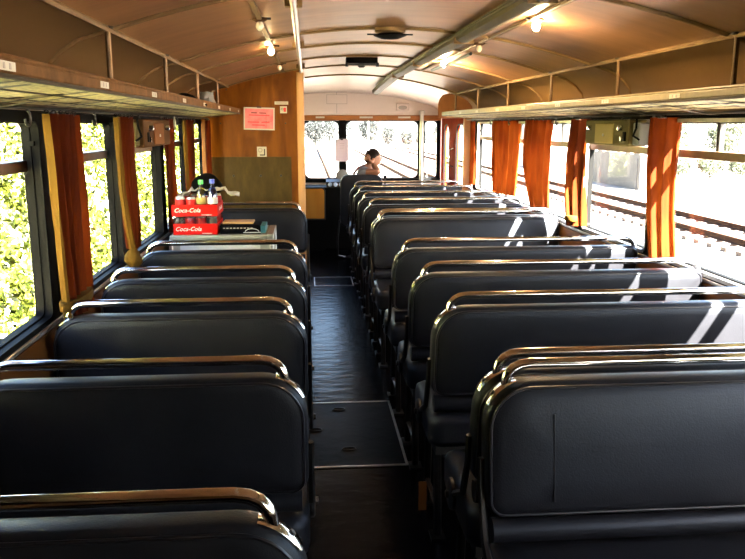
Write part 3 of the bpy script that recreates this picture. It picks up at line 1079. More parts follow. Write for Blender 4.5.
def bench(xc, w, ybar, s, label, group, seams=(), plate=False, ends=(1, 1)):
    """s=+1 faces forward (back towards the camera), s=-1 the backrest is flipped over and faces the camera"""
    t = thing('bench_seat', label, 'seat', (xc, ybar, 0), group)
    e = w / 2
    key = (round(w, 3), s)
    yt = lambda z: (BT - z) * TILT

    def P(nm, material, fn, parent=t, smooth=40, bevel=0):
        me = cached((nm,) + key, lambda: fn().mesh(nm.split('#')[0], smooth))
        return link(nm.split('#')[0], me, material, parent, bevel)

    def outline(ins, dy):
        pts = rrect(-e + ins, e - ins, BB + ins * .6, BT - ins, max(.125 - ins, .02), 8, max(.05 - ins, .015), max((.045 if w > 1 else .125) - ins, .012))
        return [(x, s * (dy + yt(z)), z) for x, z in pts]

    def f_back():
        m = MB()
        rings = [outline(i, d) for i, d in ((.16, -BH - .010), (.10, -BH - .008), (.045, -BH - .003), (.018, -BH + .002), (.004, -BH + .012), (0, -BH + .024), (0, BH - .024),
                                           (.004, BH - .012), (.018, BH - .002), (.045, BH + .004), (.10, BH + .010), (.16, BH + .012))]
        return m.loft(rings)
    back = P('backrest', 'vinyl', f_back, smooth=50)

    def f_pipe(sd):
        return lambda: MB().tube(outline(.013, sd * (BH - .003)), .0042, 6, closed=True)
    P('piping#a', 'piping', f_pipe(-1), back, 60)
    P('piping#b', 'piping', f_pipe(1), back, 60)
    for k, sx in enumerate(seams):
        m = MB().tube([(sx, s * (BH + .0125 + yt(z)), z) for z in (.68, .78, .91)], .0018, 5)
        m.build('seam', 'piping', back)

    def f_bar():
        pts = []
        for a in (-1, 1):
            e = w / 2 + (.045 if a > 0 and w > 1 else 0)
            seg = [(a * (e - .062), 0, .972), (a * (e - .064), 0, .989), (a * (e - .070), 0, 1.003), (a * (e - .082), 0, 1.017), (a * (e - .100), 0, 1.026), (a * (e - .125), 0, 1.03)]
            pts += seg if a < 0 else seg[::-1]
        return MB().tube(pts, .0135, 12)
    bar = P('grab_bar', 'chrome', f_bar, smooth=60)

    def f_plate(a):
        def g():
            cxr, czr, rad = e - .125, BT - .125, .1275
            m = MB()
            rings = []
            for yy, dr in ((-.020, 0), (-.017, .0035), (.017, .0035), (.020, 0)):
                r_ = []
                for q in np.linspace(28, 72, 9):
                    an = math.radians(q)
                    x, z = cxr + (rad + dr) * math.cos(an), czr + (rad + dr) * math.sin(an)
                    r_.append((a * x, s * (yy + yt(z)), z))
                rings.append(r_)
            m.loft(rings, cap=False, closed=False)
            return m
        return g
    for a in ((-1,) if w > 1 else (-1, 1)):
        pl = P('corner_plate#%d' % a, 'chrome', f_plate(a), smooth=60)

        def f_scr(a=a):
            m = MB()
            for q in (42,):
                an = math.radians(q)
                x, z = e - .125 + .132 * math.cos(an), BT - .125 + .132 * math.sin(an)
                rings = []
                for r, h in ((.007, 0), (.006, .003), (.002, .004)):
                    u = Vector((-math.sin(an), 0, math.cos(an)))
                    nn = Vector((math.cos(an), 0, math.sin(an)))
                    c = Vector((x, 0, z)) + nn * h
                    rr_ = []
                    for k in range(8):
                        p = c + u * r * math.cos(k * PI / 4) + Vector((0, 1, 0)) * r * math.sin(k * PI / 4)
                        rr_.append((a * p.x, s * (p.y + yt(p.z)), p.z))
                    rings.append(rr_)
                m.loft(rings)
            return m
        P('screw#%d' % a, 'dark_steel', f_scr, pl)

    def f_cush():
        m = MB()
        o = lambda ins, z: [(x, s * y, z) for x, y in rrect(-e + ins, e - ins, .02 + ins, .50 - ins, max(.06 - ins, .012), 5)]
        return m.loft([o(.02, .415), o(.004, .425), (o(0, .445)), o(0, .51), o(.006, .533), o(.03, .546), o(.09, .554)])
    P('seat_cushion', 'vinyl', f_cush, smooth=50)

    def f_bol():
        return MB().tube([(-e + .02, s * .065, .588), (e - .02, s * .065, .588)], .034, 14)
    P('bolster', 'vinyl', f_bol, smooth=50)

    def f_frame():
        m = MB()
        for yy in (.06, .42):
            ya, yb = sorted((s * yy, s * (yy + .035)))
            m.box(-e + .03, e - .03, ya, yb, .375, .416)
        for xx in (-e + .03, e - .06):
            ya, yb = sorted((s * .06, s * .455))
            m.box(xx, xx + .03, ya, yb, .375, .416)
        return m
    P('seat_frame', 'dark_steel', f_frame)
    for a in (-1, 1):
        def f_leg(a=a):
            m = MB()
            for y0, y1 in ((.14, .10), (.36, .40)):
                m.tube([(a * (e - .05), s * y0, .38), (a * (e - .05), s * y1, .012)], .017, 8)
            m.tube([(a * (e - .05), s * .115, .12), (a * (e - .05), s * .385, .12)], .011, 8)
            return m
        lg = P('leg_frame#%d' % a, 'steel', f_leg)

        for yy in (.10, .40):
            P('foot_plate#%d%g' % (a, yy), 'steel', lambda: B(a * (e - .05) - .03, a * (e - .05) + .03, s * yy - .04, s * yy + .04, .0005, .012), lg)

        def f_arm(a=a):
            m = MB()
            m.tube([(a * (e + .004), s * (.27), .48), (a * (e + .004), s * .10, .57), (a * (e + .004), s * (yt(.71)), .70), (a * (e + .004), s * (yt(.78)), .78)], .011, 6)
            return m
        P('link_arm#%d' % a, 'steel', f_arm)

        def f_disc(a=a):
            return MB().lathe([(.001, a * .012), (.045, a * .011), (.052, a * .006), (.052, a * -.004), (.001, a * -.005)], 18, (a * (e + .006), s * .27, .48), 'x')
        dsk = P('pivot_disc#%d' % a, 'dark_steel', f_disc)

        def f_nut(a=a):
            return MB().lathe([(.001, a * .022), (.012, a * .021), (.014, a * .010), (.001, a * .010)], 6, (a * (e + .006), s * .27, .48), 'x')
        P('nut#%d' % a, 'steel', f_nut, dsk)
    if plate:
        B(-e - .004, -e + .03, .27, .275, .03, .16).build('orange_tag', 'brown_plate', t)
    return t


LG, RG = 'two-seat benches left of the aisle', 'three-seat benches right of the aisle'
LROW = [1.25, 2.03, 2.757, 3.405, 4.18]
for k, y in enumerate(LROW):
    bench(-.461, .902, y, 1, f'black two-seat bench with chrome grab bar left of the aisle, {ORD[k]} from the camera', LG)
bench(-.461, .902, 6.315, -1, 'black two-seat bench facing the camera in front of the wooden partition', LG)
RW, RX = 1.375, 1.1405
bench(RX, RW, 1.945, -1, 'large black bench facing the camera at the lower right, its bar doubled behind', RG, seams=(.04, -.51))
RROW = [2.04, 2.786, 3.453, 4.18]
for k, y in enumerate(RROW):
    bench(RX, RW, y, 1, f'black three-seat bench right of the aisle facing the front, {ORD[k]} from the camera' if k else
          'black three-seat bench back to back with the camera-facing bench at the lower right', RG, plate=(k == 1))
bench(RX, RW, 5.59, -1, 'black three-seat bench right of the aisle facing the camera halfway along', RG)
bench(RX, RW, 5.70, 1, 'black three-seat bench back to back behind the camera-facing bench halfway along', RG)
for k, y in enumerate([6.545, 7.24]):
    bench(RX, RW, y, 1, f'black three-seat bench beside the orange curtains, {["first", "second"][k]} behind the back-to-back pair', RG)
for k, y in enumerate([7.93, 8.605]):
    bench(.453 + .62, 1.24, y, 1, ['black bench beside the brown bulkhead, last but one on the right', 'black bench farthest forward on the right, right behind the driver'][k], RG)

# ------------------------------------------------------------------ chest with drinks on the left
t = thing('serving_chest', 'pale grey chest with aluminium corners standing among the left benches', 'chest', (-.5575, 5.25, 0))
B(-.32, .32, -.245, .245, .03, .925).build('chest_body', 'case_body', t, bevel=.006)
B(-.325, .325, -.25, .25, .928, .956).build('lid', 'case_body', t, bevel=.005)
B(-.26, .245, -.2495, -.245, .865, .905).build('front_board', 'white_plastic', t)
for a in (-.318, .318):
    for b in (-.243, .243):
        B(a - .012, a + .012, b - .012, b + .012, .03, .93).build('corner_edge', 'aluminium', t, bevel=.003)
B(.29, .332, -.256, .20, .92, .962).build('lid_edge', 'aluminium', t, bevel=.003)
for a in (-.27, .27):
    for b in (-.2, .2):
        B(a - .03, a + .03, b - .03, b + .03, 0, .03).build('foot', 'rubber', t)


def can(x, y, z, body, label, group):
    t = thing('drink_can', label, 'can', (x, y, z), group)
    MB().lathe([(.001, 0), (.026, 0), (.032, .008), (.033, .02), (.033, .096), (.031, .104)], 18).build('can_body', body, t)
    MB().lathe([(.031, .104), (.027, .113), (.026, .1155), (.024, .112), (.001, .112)], 18).build('can_top', 'can_top', t)


def tray(z, x0, x1, y0, y1, h, label, group):
    t = thing('drinks_tray', label, 'tray', ((x0 + x1) / 2, (y0 + y1) / 2, z), group)
    a, b = (x1 - x0) / 2, (y1 - y0) / 2
    B(-a, a, -b, b, 0, .003).build('tray_base', 'crate_red', t)
    for q in ((-a, a, -b, -b + .003), (-a, a, b - .003, b), (-a, -a + .003, -b, b), (a - .003, a, -b, b)):
        B(*q, 0, h).build('tray_side', 'crate_red', t)
    text('lettering', 'Coca-Cola', .038, 'print_white', t, (-a * .32, -b - .0006, h * .52), shear=.35)
    text('lettering', 'Coca-Cola', .036, 'print_white', t, (a + .0006, 0, h * .52), rot=(PI / 2, 0, PI / 2), shear=.35)
    B(a * .30, a * .75, -b - .0008, -b, .008, .011).build('print_line', 'print_white', t)
    return t


CZ = .9565
tray(CZ, -.862, -.582, 5.03, 5.36, .072, 'lower red drinks tray standing on the grey chest', 'red drinks trays')
tray(CZ + .118, -.868, -.578, 5.03, 5.37, .074, 'upper red drinks tray resting on the shrink-wrapped cans', 'red drinks trays')
for i in range(4):
    can(-.825 + .068 * i, 5.075, CZ + .003, 'can_red' if i % 3 else 'can_dark', f'{["dark", "red"][int(i % 3 > 0)]} wrapped can in the front row of the lower tray, {["leftmost", "second", "third", "rightmost"][i]}', 'cans in the lower tray')
for j in range(1, 4):
    can(-.621, 5.075 + .078 * j, CZ + .003, 'can_red', f'red wrapped can on the aisle side of the lower tray, {["second", "third", "last"][j - 1]} from the front', 'cans in the lower tray')
m = B(-.8615, -.5825, 5.0305, 5.3595, CZ + .073, CZ + .1175)
tag(m.build('shrink_wrap', 'clear_plastic'), 'clear crinkled plastic wrap around the cans of the lower tray', 'plastic wrap')
CU = CZ + .118 + .0032
can(-.815, 5.075, CU, 'can_red', 'red can at the left front of the upper tray', 'cans in the upper tray')
can(-.747, 5.075, CU, 'can_red', 'red can beside the yellow bottle in the upper tray', 'cans in the upper tray')
can(-.83, 5.15, CU, 'can_dark', 'dark can at the left edge of the upper tray', 'cans in the upper tray')
for i in range(4):
    can(-.825 + .07 * i, 5.325, CU, 'can_red', f'red can in the back row of the upper tray, {["leftmost", "second", "third", "rightmost"][i]}', 'cans in the upper tray')


def bottle(x, y, z, h, liquid, cap_m, lab_m, label):
    t = thing('drink_bottle', label, 'bottle', (x, y, z), 'bottles in the upper tray')
    k = h / .235
    MB().lathe([(.001, 0), (.028, .001), (.032, .012), (.031, .07), (.033, .11), (.032, .14 * k), (.024, .17 * k), (.013, .195 * k), (.012, .215 * k), (.001, .216 * k)], 18).build('bottle_body', liquid, t)
    MB().lathe([(.001, .208 * k), (.0165, .208 * k), (.0165, h), (.001, h + .001)], 14).build('bottle_cap', cap_m, t)
    MB().lathe([(.0318, .075), (.0335, .078), (.0335, .112), (.0318, .115)], 18).build('bottle_label', lab_m, t)


bottle(-.683, 5.075, CU, .225, 'bottle_yellow', 'cap_green', 'ochre_plate', 'yellow drink bottle with green cap in the upper tray')
bottle(-.612, 5.075, CU, .23, 'bottle_blue', 'cap_blue', 'white_plastic', 'blue drink bottle with blue cap in the upper tray')

# black bag and white plastic on top of the back cans
m = MB()
rings = []
for k in range(8):
    f = k / 7
    rr_ = math.sqrt(max(.03, 1 - (f * 1.0) ** 2.2))
    rings.append([((.105 * rr_) * (1 + .10 * math.sin(3 * a + k * .8)) * math.cos(a) + .02 * f, .075 * rr_ * (1 + .1 * math.cos(2 * a)) * math.sin(a), .13 * f + .012 * math.sin(2 * a + 1) * (1 - f)) for a in np.linspace(0, 2 * PI, 19)[:-1]])
m.loft(rings)
bo = m.build('black_hat', 'black_cloth', smooth=60, loc=(-.685, 5.30, CU + .124))
tag(bo, 'soft black hat lying on top of the drinks behind the bottles', 'hat')
m = MB()
gx, gy = 18, 7
vs = []
for j in range(gy):
    for i in range(gx):
        x = -.20 + .40 * i / (gx - 1)
        y = -.05 + .10 * j / (gy - 1)
        z = .012 + .010 * math.sin(9 * i * .5 + j) + (.02 if 3 < i < 14 else -.02 * abs((i - 8.5) / 8.5) ** 2) + .008 * random.random()
        vs.append((x, y, z))
m.add(vs, [(j * gx + i, j * gx + i + 1, (j + 1) * gx + i + 1, (j + 1) * gx + i) for j in range(gy - 1) for i in range(gx - 1)])
po = m.build('plastic_sheet', 'white_plastic', smooth=30, loc=(-.66, 5.27, CU + .118))
po.modifiers.new('thickness', 'SOLIDIFY').thickness = .003
tag(po, 'crumpled white plastic sheet spread over the cans behind the bottles', 'plastic sheet')
t = thing('dark_carton', 'flat black carton with white print and teal end on the chest', 'carton', (-.42, 5.17, .9562))
B(-.15, .11, -.12, .12, 0, .056).build('carton_body', 'black_cloth', t, bevel=.003)
B(.105, .142, -.11, .11, .004, .052).build('carton_end', 'teal', t, bevel=.003)
B(-.14, .06, -.05, .11, .0565, .068).build('carton_flap', 'cardboard', t, bevel=.002)
for i in range(9):
    B(-.13 + .022 * i, -.116 + .022 * i, -.1212, -.1203, .035, .042).build('print_line', 'print_grey', t)
MB().tube([(.055 + .045 * math.cos(a), -.1212, .012 + .022 * math.sin(a)) for a in np.linspace(.15, PI - .15, 10)], .002, 5).build('print_arc', 'print_white', t)
B(.0, .11, -.1212, -.1203, .008, .012).build('print_line', 'print_white', t)

# ------------------------------------------------------------------ cab: desk, seat, driver
t = thing('driver_desk', 'dark driver desk with wooden side panel below the windscreen', 'desk', (.9, 10.6, 0))
B(-.97, .9, -.18, .26, 0, .80).build('desk_body', 'black_paint', t, bevel=.01)
B(-.97, .9, -.26, .26, .80, .835).build('desk_top', 'rubber', t, bevel=.008)
wp = [(x, z) for x, z in rrect(-.965, -.68, .42, .835, .05, 5, .005)]
MB().loft([[(x, -.30, z) for x, z in wp], [(x, -.27, z) for x, z in wp]]).build('wood_panel', 'console_wood', t, smooth=30)
B(-.97, -.68, -.27, -.18, .0, .835).build('side_cabinet', 'black_paint', t)
MB().tube([(x, -.30, z) for x, z in wp], .010, 6, closed=True).build('panel_trim', 'dark_steel', t)
ins = thing('instrument_box', 'small tilted instrument box with pale dials on the driver desk', 'instruments', (.40, 10.40, .8365))
MB().loft([[(x, y, z) for y, z in ((-.07, 0), (.08, 0), (.08, .10), (-.04, .07))] for x in (-.16, .16)]).build('box', 'dark_steel', ins, smooth=20)
for k in range(4):
    MB().lathe([(.001, -.012), (.026, -.010), (.028, 0), (.001, .004)], 14, (-.11 + .072 * k, -.056, .036), 'y').build('dial', 'dial', ins)
for x, z in ((.26, 0), (-.22, 0)):
    pass
lv = thing('brake_lever', 'dark brake lever with knob on the driver desk', 'lever', (1.02, 10.35, .8352))
MB().lathe([(.001, 0), (.04, 0), (.035, .03), (.012, .04), (.010, .12), (.001, .12)], 14).build('lever_shaft', 'dark_steel', lv)
MB().lathe([(.001, .11), (.018, .115), (.024, .135), (.016, .155), (.001, .158)], 14, (0, 0, 0)).build('lever_knob', 'rubber', lv)
fan = thing('desk_fan', 'small grey fan or horn housing at the foot of the windscreen pillar', 'fan', (.47, 10.72, .8352))
m = MB().lathe([(.001, 0), (.045, 0), (.04, .012), (.013, .02), (.013, .07), (.001, .07)], 14)
m.build('fan_stand', 'grey_paint', fan)
m = MB().lathe([(.001, -.03), (.05, -.025), (.085, 0), (.08, .03), (.02, .045), (.001, .045)], 18, (0, 0, .13), 'y')
m.build('fan_head', 'grey_paint', fan)
pp = thing('paper_sheet', 'pale pink paper sheet pinned on the windscreen pillar', 'paper', (.472, YF - .016, 1.30))
B(-.092, .092, -.004, -.001, -.15, .155).build('sheet', 'paper', pp)
for z in (.09, .06, .03):
    B(-.03, .035, -.0047, -.0039, z, z + .004).build('print_line', 'print_grey', pp)
B(-.02, .02, -.010, -.002, .14, .17).build('clip', 'dark_steel', pp)

ds = thing('driver_chair', 'high-backed black driver chair in front of the last bench', 'seat', (.65, 9.72, 0))
m = MB()
o = lambda ins_, y: [(x, y + (.95 - z) * .04, z) for x, z in rrect(-.26 + ins_, .26 - ins_, .42 + ins_, 1.055 - ins_, .10 - ins_ * .7, 6)]
m.loft([o(.05, -.235), o(.01, -.23), o(0, -.21), o(0, -.18), o(.01, -.16), o(.05, -.150)])
m.build('backrest', 'vinyl', ds, smooth=50)
B(-.25, .25, -.17, .27, .42, .52).build('seat_cushion', 'vinyl', ds, bevel=.025)
MB().lathe([(.001, 0), (.18, 0), (.18, .015), (.05, .03), (.045, .42), (.001, .42)], 16).build('pedestal', 'dark_steel', ds)
MB().tube([(-.27, -.20, .50), (-.30, -.20, .25), (-.29, -.10, .05), (-.20, -.06, .02)], .012, 8).build('side_bracket', 'steel', ds)


def skin_body(name, nodes, edges, material, parent, sub=2):
    me = bpy.data.meshes.new(name)
    names = list(nodes)
    me.from_pydata([nodes[k][0] for k in names], [(names.index(a), names.index(b)) for a, b in edges], [])
    o = bpy.data.objects.new(name, me)
    col.objects.link(o)
    o.parent = parent
    md = o.modifiers.new('skin', 'SKIN')
    md.use_smooth_shade = True
    for k, nm in enumerate(names):
        r = nodes[nm][1]
        me.skin_vertices[0].data[k].radius = r if isinstance(r, tuple) else (r, r)
    me.skin_vertices[0].data[0].use_root = True
    sb = o.modifiers.new('sub', 'SUBSURF')
    sb.levels = sb.render_levels = sub
    me.materials.append(MATS[material])
    return o


pr_ = thing('person', 'person in a grey shirt sitting at the front, head propped on one hand', 'person', (.68, 9.74, .53))
# one continuous figure: local coordinates, seat surface at z = 0, face turned towards +x
body = {
    'pelvis': ((0, 0, .09), (.15, .11)), 'waist': ((-.01, .0, .24), (.13, .10)), 'chest': ((.0, .0, .45), (.16, .11)),
    'upper': ((.03, -.0, .55), (.12, .085)), 'neck': ((.085, -.01, .615), .052), 'head0': ((.115, -.012, .66), .07),
    'shN': ((-.01, -.15, .55), .062), 'elN': ((.185, -.235, .545), .047), 'wrN': ((.115, -.118, .648), .032),
    'shF': ((.05, .15, .53), .060), 'elF': ((.16, .22, .27), .045), 'wrF': ((.32, .16, .32), .03), 'haF': ((.39, .14, .33), .028),
    'hipN': ((.08, -.10, .085), .088), 'knN': ((.30, .10, .10), .065), 'anN': ((.34, .16, -.36), .042), 'toN': ((.42, .25, -.47), .035),
    'hipF': ((.06, .11, .085), .088), 'knF': ((.20, .36, .10), .065), 'anF': ((.22, .42, -.36), .042), 'toF': ((.28, .52, -.47), .035),
}
edges = [('pelvis', 'waist'), ('waist', 'chest'), ('chest', 'upper'), ('upper', 'neck'), ('neck', 'head0'),
         ('upper', 'shN'), ('shN', 'elN'), ('elN', 'wrN'), ('upper', 'shF'), ('shF', 'elF'), ('elF', 'wrF'), ('wrF', 'haF'),
         ('pelvis', 'hipN'), ('hipN', 'knN'), ('knN', 'anN'), ('anN', 'toN'), ('pelvis', 'hipF'), ('hipF', 'knF'), ('knF', 'anF'), ('anF', 'toF')]
bd = skin_body('body', body, edges, 'skin', pr_)


def ellipsoid(c, r, fn=None, nu=20, nv=14, name='x'):
    m = MB()
    rings = []
    for i in range(1, nv):
        th = PI * i / nv
        ring = []
        for j in range(nu):
            ph = 2 * PI * j / nu
            x, y, z = math.sin(th) * math.cos(ph), math.sin(th) * math.sin(ph), math.cos(th)
            if fn:
                x, y, z = fn(x, y, z)
            ring.append((c[0] + r[0] * x, c[1] + r[1] * y, c[2] + r[2] * z))
        rings.append(ring)
    return m.loft(rings)


def headfn(x, y, z):
    # jaw narrower, flat cheeks, brow and nose towards +x
    k = 1 - .28 * max(0, -z) ** 1.5
    nx = x * k
    if x > .6:
        nx += .10 * math.exp(-((z + .15) / .18) ** 2) * math.exp(-(y / .22) ** 2)      # nose
        nx -= .06 * math.exp(-((z - .10) / .14) ** 2)                                   # eye hollow
    return nx, y * k, z


HC = (.130, -.01, .705)
hd = ellipsoid(HC, (.098, .078, .118), headfn, 28, 20).build('head', 'skin', pr_, smooth=180)
hair = ellipsoid((HC[0] - .006, HC[1], HC[2] + .012), (.104, .087, .116), lambda x, y, z: (x, y, z) if z > -.10 + .50 * x else (x * .8, y * .8, z * .8), 32, 24)
hair.build('hair', 'hair', pr_, smooth=180)
for sy in (-1, 1):
    ellipsoid((HC[0] - .005, HC[1] + sy * .078, HC[2] - .01), (.018, .008, .028), None, 12, 8).build('ear', 'skin', hd, smooth=180)
    ellipsoid((HC[0] + .083, HC[1] + sy * .030, HC[2] + .008), (.010, .012, .008), None, 10, 8).build('eye', 'plate_white', hd, smooth=180)
B(HC[0] + .080, HC[0] + .092, HC[1] - .022, HC[1] + .022, HC[2] - .063, HC[2] - .057).build('mouth', 'poster_red', hd)
gl = MB()
for sy in (-1, 1):
    gl.tube([(HC[0] + .104, HC[1] + sy * .032 + .024 * math.cos(a), HC[2] + .006 + .018 * math.sin(a)) for a in np.linspace(0, 2 * PI, 13)[:-1]], .0022, 5, closed=True)
    gl.tube([(HC[0] + .104, HC[1] + sy * .056, HC[2] + .01), (HC[0] + .0, HC[1] + sy * .082, HC[2] + .012)], .002, 5)
gl.build('glasses', 'dark_steel', hd)
# near hand: palm against the cheek, five fingers curled up along the face
hand = {'wr': ((.085, -.115, .635), (.026, .020)), 'palm': ((.060, -.098, .665), (.032, .016)), 'kn': ((.035, -.092, .690), (.034, .013))}
hedges = [('wr', 'palm'), ('palm', 'kn')]
for k, (dx, L) in enumerate(((.026, .045), (.010, .055), (-.008, .050), (-.024, .038))):
    b0, b1, b2 = 'f%da' % k, 'f%db' % k, 'f%dc' % k
    hand[b0] = ((.035 + dx * .75, -.094, .694 + dx * .6), .0095)
    hand[b1] = ((.035 + dx * .9 - L * .45, -.097, .694 + dx * .9 + L * .45), .0088)
    hand[b2] = ((.035 + dx - L * .95, -.092, .694 + dx + L * .60), .0075)
    hedges += [('kn', b0), (b0, b1), (b1, b2)]
hand['t0'] = ((.088, -.092, .672), .011)
hand['t1'] = ((.105, -.082, .690), .0095)
hand['t2'] = ((.110, -.075, .715), .008)
hedges += [('palm', 't0'), ('t0', 't1'), ('t1', 't2')]
hand = {k: ((p[0] + .03, p[1] - .003, p[2] + .013), q) for k, (p, q) in hand.items()}
skin_body('hand', hand, hedges, 'skin', bd, 2)
# clothing over the body
shirt = {'a': ((0, 0, .06), (.165, .125)), 'b': ((-.01, 0, .24), (.145, .115)), 'c': ((0, 0, .45), (.172, .124)), 'd': ((.03, 0, .555), (.118, .088)), 'n': ((.06, -.005, .59), .062),
         'sN': ((-.01, -.15, .55), .074), 'eN': ((.085, -.19, .55), .062), 'sF': ((.05, .15, .53), .072), 'eF': ((.11, .19, .41), .062)}
skin_body('shirt', shirt, [('a', 'b'), ('b', 'c'), ('c', 'd'), ('d', 'n'), ('d', 'sN'), ('sN', 'eN'), ('d', 'sF'), ('sF', 'eF')], 'shirt', pr_)
tr_ = {'p': ((0, 0, .08), (.165, .125)), 'hN': ((.08, -.10, .09), .097), 'kN': ((.30, .10, .105), .075), 'aN': ((.34, .16, -.34), .055),
       'hF': ((.06, .11, .09), .097), 'kF': ((.20, .36, .105), .075), 'aF': ((.22, .42, -.34), .055)}
skin_body('trousers', tr_, [('p', 'hN'), ('hN', 'kN'), ('kN', 'aN'), ('p', 'hF'), ('hF', 'kF'), ('kF', 'aF')], 'trousers', pr_)
MB().tube([(-.145, -.10, .44), (-.115, -.165, .54), (-.06, -.17, .61), (.02, -.12, .635)], .014, 8).build('shoulder_strap', 'strap', pr_)

# ------------------------------------------------------------------ outside
GZ = -1.25
gr = B(-60, 120, -60, 400, GZ - .3, GZ).build('ground', 'ballast')
struct(gr, 'pale sunlit ballast ground around the railbus', 'ground')


def track(x0, label, ya, yb, y_sleep, n_sleep):
    t = thing('railway_track', label, 'track', (x0, 0, GZ), 'railway tracks')
    for a in (-.7175, .7175):
        sec = [(-.07, .09), (-.07, .10), (-.012, .12), (-.010, .20), (-.035, .21), (-.035, .245), (.035, .245), (.035, .21), (.010, .20), (.012, .12), (.07, .10), (.07, .09)]
        MB().loft([[(a + x, y, z) for x, z in sec] for y in (ya, yb)]).build('rail', 'rail_rust', t, smooth=20)
    me = B(-1.3, 1.3, -.13, .13, 0.001, .10).mesh('sleeper')
    for k in range(n_sleep):
        link('sleeper', me, 'sleeper_wood', t, loc=(0, y_sleep + .65 * k, 0))
    return t


track(10.9, 'rusty railway track beyond the right windows with dark sleepers', 4, 93, 12, 90)
track(5.92, 'railway track close beside the railbus, seen through the windscreen', 4, 93, 30, 60)
track(.45, 'railway track straight ahead under the railbus', 11.5, 93, 36, 40)

# left embankment with shrubs
bk_ = MB()
prof_ = [(-2.5, GZ + .02), (-3.2, GZ + .25), (-4.2, GZ + 1.1), (-5.5, GZ + 2.4), (-7.5, GZ + 4.6), (-10, GZ + 6.5), (-14, GZ + 7.5)]
ys = np.linspace(-12, 70, 60)
rows = []
for y in ys:
    rows.append([(x + .25 * math.sin(y * .7 + k), y, z + (.22 * math.sin(y * .9 + k * 1.7) + .12 * math.sin(y * 2.3 + k)) * (k > 0)) for k, (x, z) in enumerate(prof_)])
bk_.loft(rows, cap=False, closed=False)
struct(bk_.build('embankment', 'bank_soil', smooth=180), 'steep overgrown embankment close to the left windows', 'embankment')


def leaf_cloud(name, centres, normals, size, material, parent=None):
    n = len(centres)
    d = rng.normal(size=(n, 3)) * .8 + normals
    d /= np.linalg.norm(d, axis=1)[:, None]
    a = rng.normal(size=(n, 3))
    u = np.cross(d, a)
    u /= np.linalg.norm(u, axis=1)[:, None]
    v = np.cross(d, u)
    s = size * rng.uniform(.6, 1.3, n)[:, None]
    V = np.stack([centres - u * s, centres - v * s * .55, centres + u * s, centres + v * s * .55], 1).reshape(-1, 3)
    me = bpy.data.meshes.new(name)
    me.vertices.add(4 * n)
    me.vertices.foreach_set('co', V.ravel())
    me.loops.add(4 * n)
    me.loops.foreach_set('vertex_index', np.arange(4 * n))
    me.polygons.add(n)
    me.polygons.foreach_set('loop_start', np.arange(n) * 4)
    me.polygons.foreach_set('loop_total', np.full(n, 4))
    me.update()
    me.validate()
    me.materials.append(MATS[material])
    o = bpy.data.objects.new(name, me)
    col.objects.link(o)
    if parent:
        o.parent = parent
    return o


N = 90000
px = np.array([p[0] for p in prof_])[::-1]
pz = np.array([p[1] for p in prof_])[::-1]
yy = 1.0 + 44 * rng.uniform(0, 1, N) ** 1.5
xx = -3.0 - 8 * rng.uniform(0, 1, N) ** 1.25
base = np.interp(xx, px, pz)
lump = .55 + .5 * np.sin(xx * 2.1 + yy * .8) * np.sin(yy * 1.7 + 1) + .35 * np.sin(yy * 3.9 + xx * 3.1)
hh = base + rng.uniform(0, 1, N) ** .6 * np.clip(lump, .12, 2) * np.clip((-xx - 2.6) * .8, .15, 1.1)
cen = np.stack([xx, yy, hh], 1)
nrm = np.tile(np.array([[.7, -.2, .6]]), (N, 1))
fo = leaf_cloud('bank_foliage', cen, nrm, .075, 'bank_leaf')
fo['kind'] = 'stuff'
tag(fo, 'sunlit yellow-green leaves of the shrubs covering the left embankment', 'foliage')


def tree(x, y, h, r, label, group, trunk_h=None, leaf='tree_leaf'):
    t = thing('tree', label, 'tree', (x, y, GZ), group)
    th = trunk_h or h * .4
    MB().tube([(0, 0, 0), (.05 * h * .2, 0, th * .6), (0, .05, h * .75)], [.03 * h, .022 * h, .008 * h], 8).build('trunk', 'bark', t)
    n = 2600
    d = rng.normal(size=(n, 3))
    d /= np.linalg.norm(d, axis=1)[:, None]
    lob = 1 + .22 * np.sin(d[:, 0] * 5 + x) * np.sin(d[:, 2] * 6 + y) + .15 * np.sin(d[:, 1] * 7)
    p = d * (rng.uniform(.25, 1, n) ** .45 * lob)[:, None]
    c = np.stack([p[:, 0] * r, p[:, 1] * r, th * .7 + (h - th * .7) / 2 * (1 + p[:, 2])], 1)
    leaf_cloud('crown', c, d, r * .085, leaf, t)


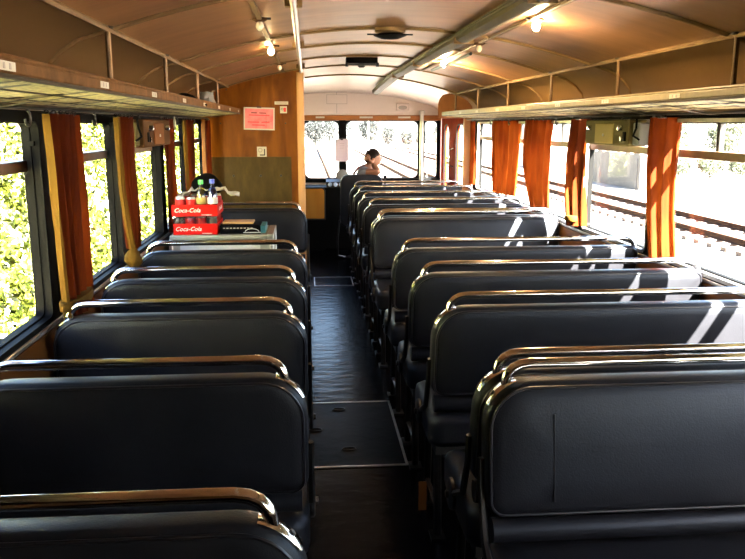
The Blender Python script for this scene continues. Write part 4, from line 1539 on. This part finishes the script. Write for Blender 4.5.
FT = 'trees far ahead of the windscreen'
front_trees = [(-2.5, 97, 3.9, 1.8, 'small grey-green tree at the left edge of the windscreen view'),
               (1.0, 100, 3.8, 1.5, 'grey-green tree seen left of the paper sheet'),
               (3.0, 106, 4.2, 1.0, 'bushy tree just left of the windscreen pillar'),
               (5.2, 111, 4.4, 1.0, 'bushy tree right of the windscreen pillar'),
               (8.6, 110, 3.9, 1.5, 'rounded tree left of the pale mast ahead'),
               (10.2, 99, 2.8, 1.0, 'low bush right of the pale mast ahead'),
               (12.6, 100, 2.2, 1.0, 'second low bush right of the mast'),
               (14.8, 102, 2.3, .9, 'third low bush right of the mast'),
               (16.9, 102, 2.9, .8, 'farthest right small bush ahead')]
for a in front_trees:
    tree(a[0], a[1], a[2], a[3], a[4], FT, a[2] * .15, 'far_leaf')
ms = thing('signal_mast', 'pale slender mast beside the track ahead', 'mast', (5.4, 70, GZ))
MB().tube([(0, 0, 0), (0, 0, 5.5)], [.09, .06], 8).build('mast_pole', 'mast_paint', ms)
B(-.15, .15, -.05, .05, 4.6, 5.4).build('mast_head', 'mast_paint', ms)

# low walls and bushes on the right
for x, y, L, h, lb in ((15.0, 37.0, 6.0, 1.75, 'low grey ruined wall beyond the track, seen under the olive box'),
                       (15.5, 52.0, 6.5, 1.9, 'low grey wall farther along the track')):
    t = thing('ruined_wall', lb, 'wall', (x, y, GZ), 'low walls beyond the track')
    top_ = [h * (1 - .12 * abs(math.sin(i * 1.7))) for i in range(13)]
    ol = [(0 - L / 2, 0), (L / 2, 0)] + [(L / 2 - L * i / 12, top_[i]) for i in range(13)]
    MB().loft([[(q, yy_, z) for yy_, z in ol] for q in (-.2, .2)]).build('wall_body', 'concrete', t, smooth=20)
    B(-.24, -.2, -L / 2 + .3, -L / 2 + .6, 0, h * .8).build('pier', 'concrete', t)
RB = 'bushes beyond the right track'
for x, y, h, r, lb in ((20.0, 41.0, 1.4, .7, 'low bush beyond the track left in the nearest right window'),
                       (22.0, 41.5, 1.35, .8, 'low bush in the middle of the nearest right window'),
                       (23.9, 41.8, 1.2, .7, 'low bush at the right edge of the nearest right window'),
                       (32.9, 60.0, 3.6, 1.5, 'pale tree high in the vent of the nearest right window'),
                       (28.6, 60.0, 3.4, 1.4, 'pale tree beside the vent mullion of the nearest right window')):
    tree(x, y, h, r, lb, RB, h * .2)
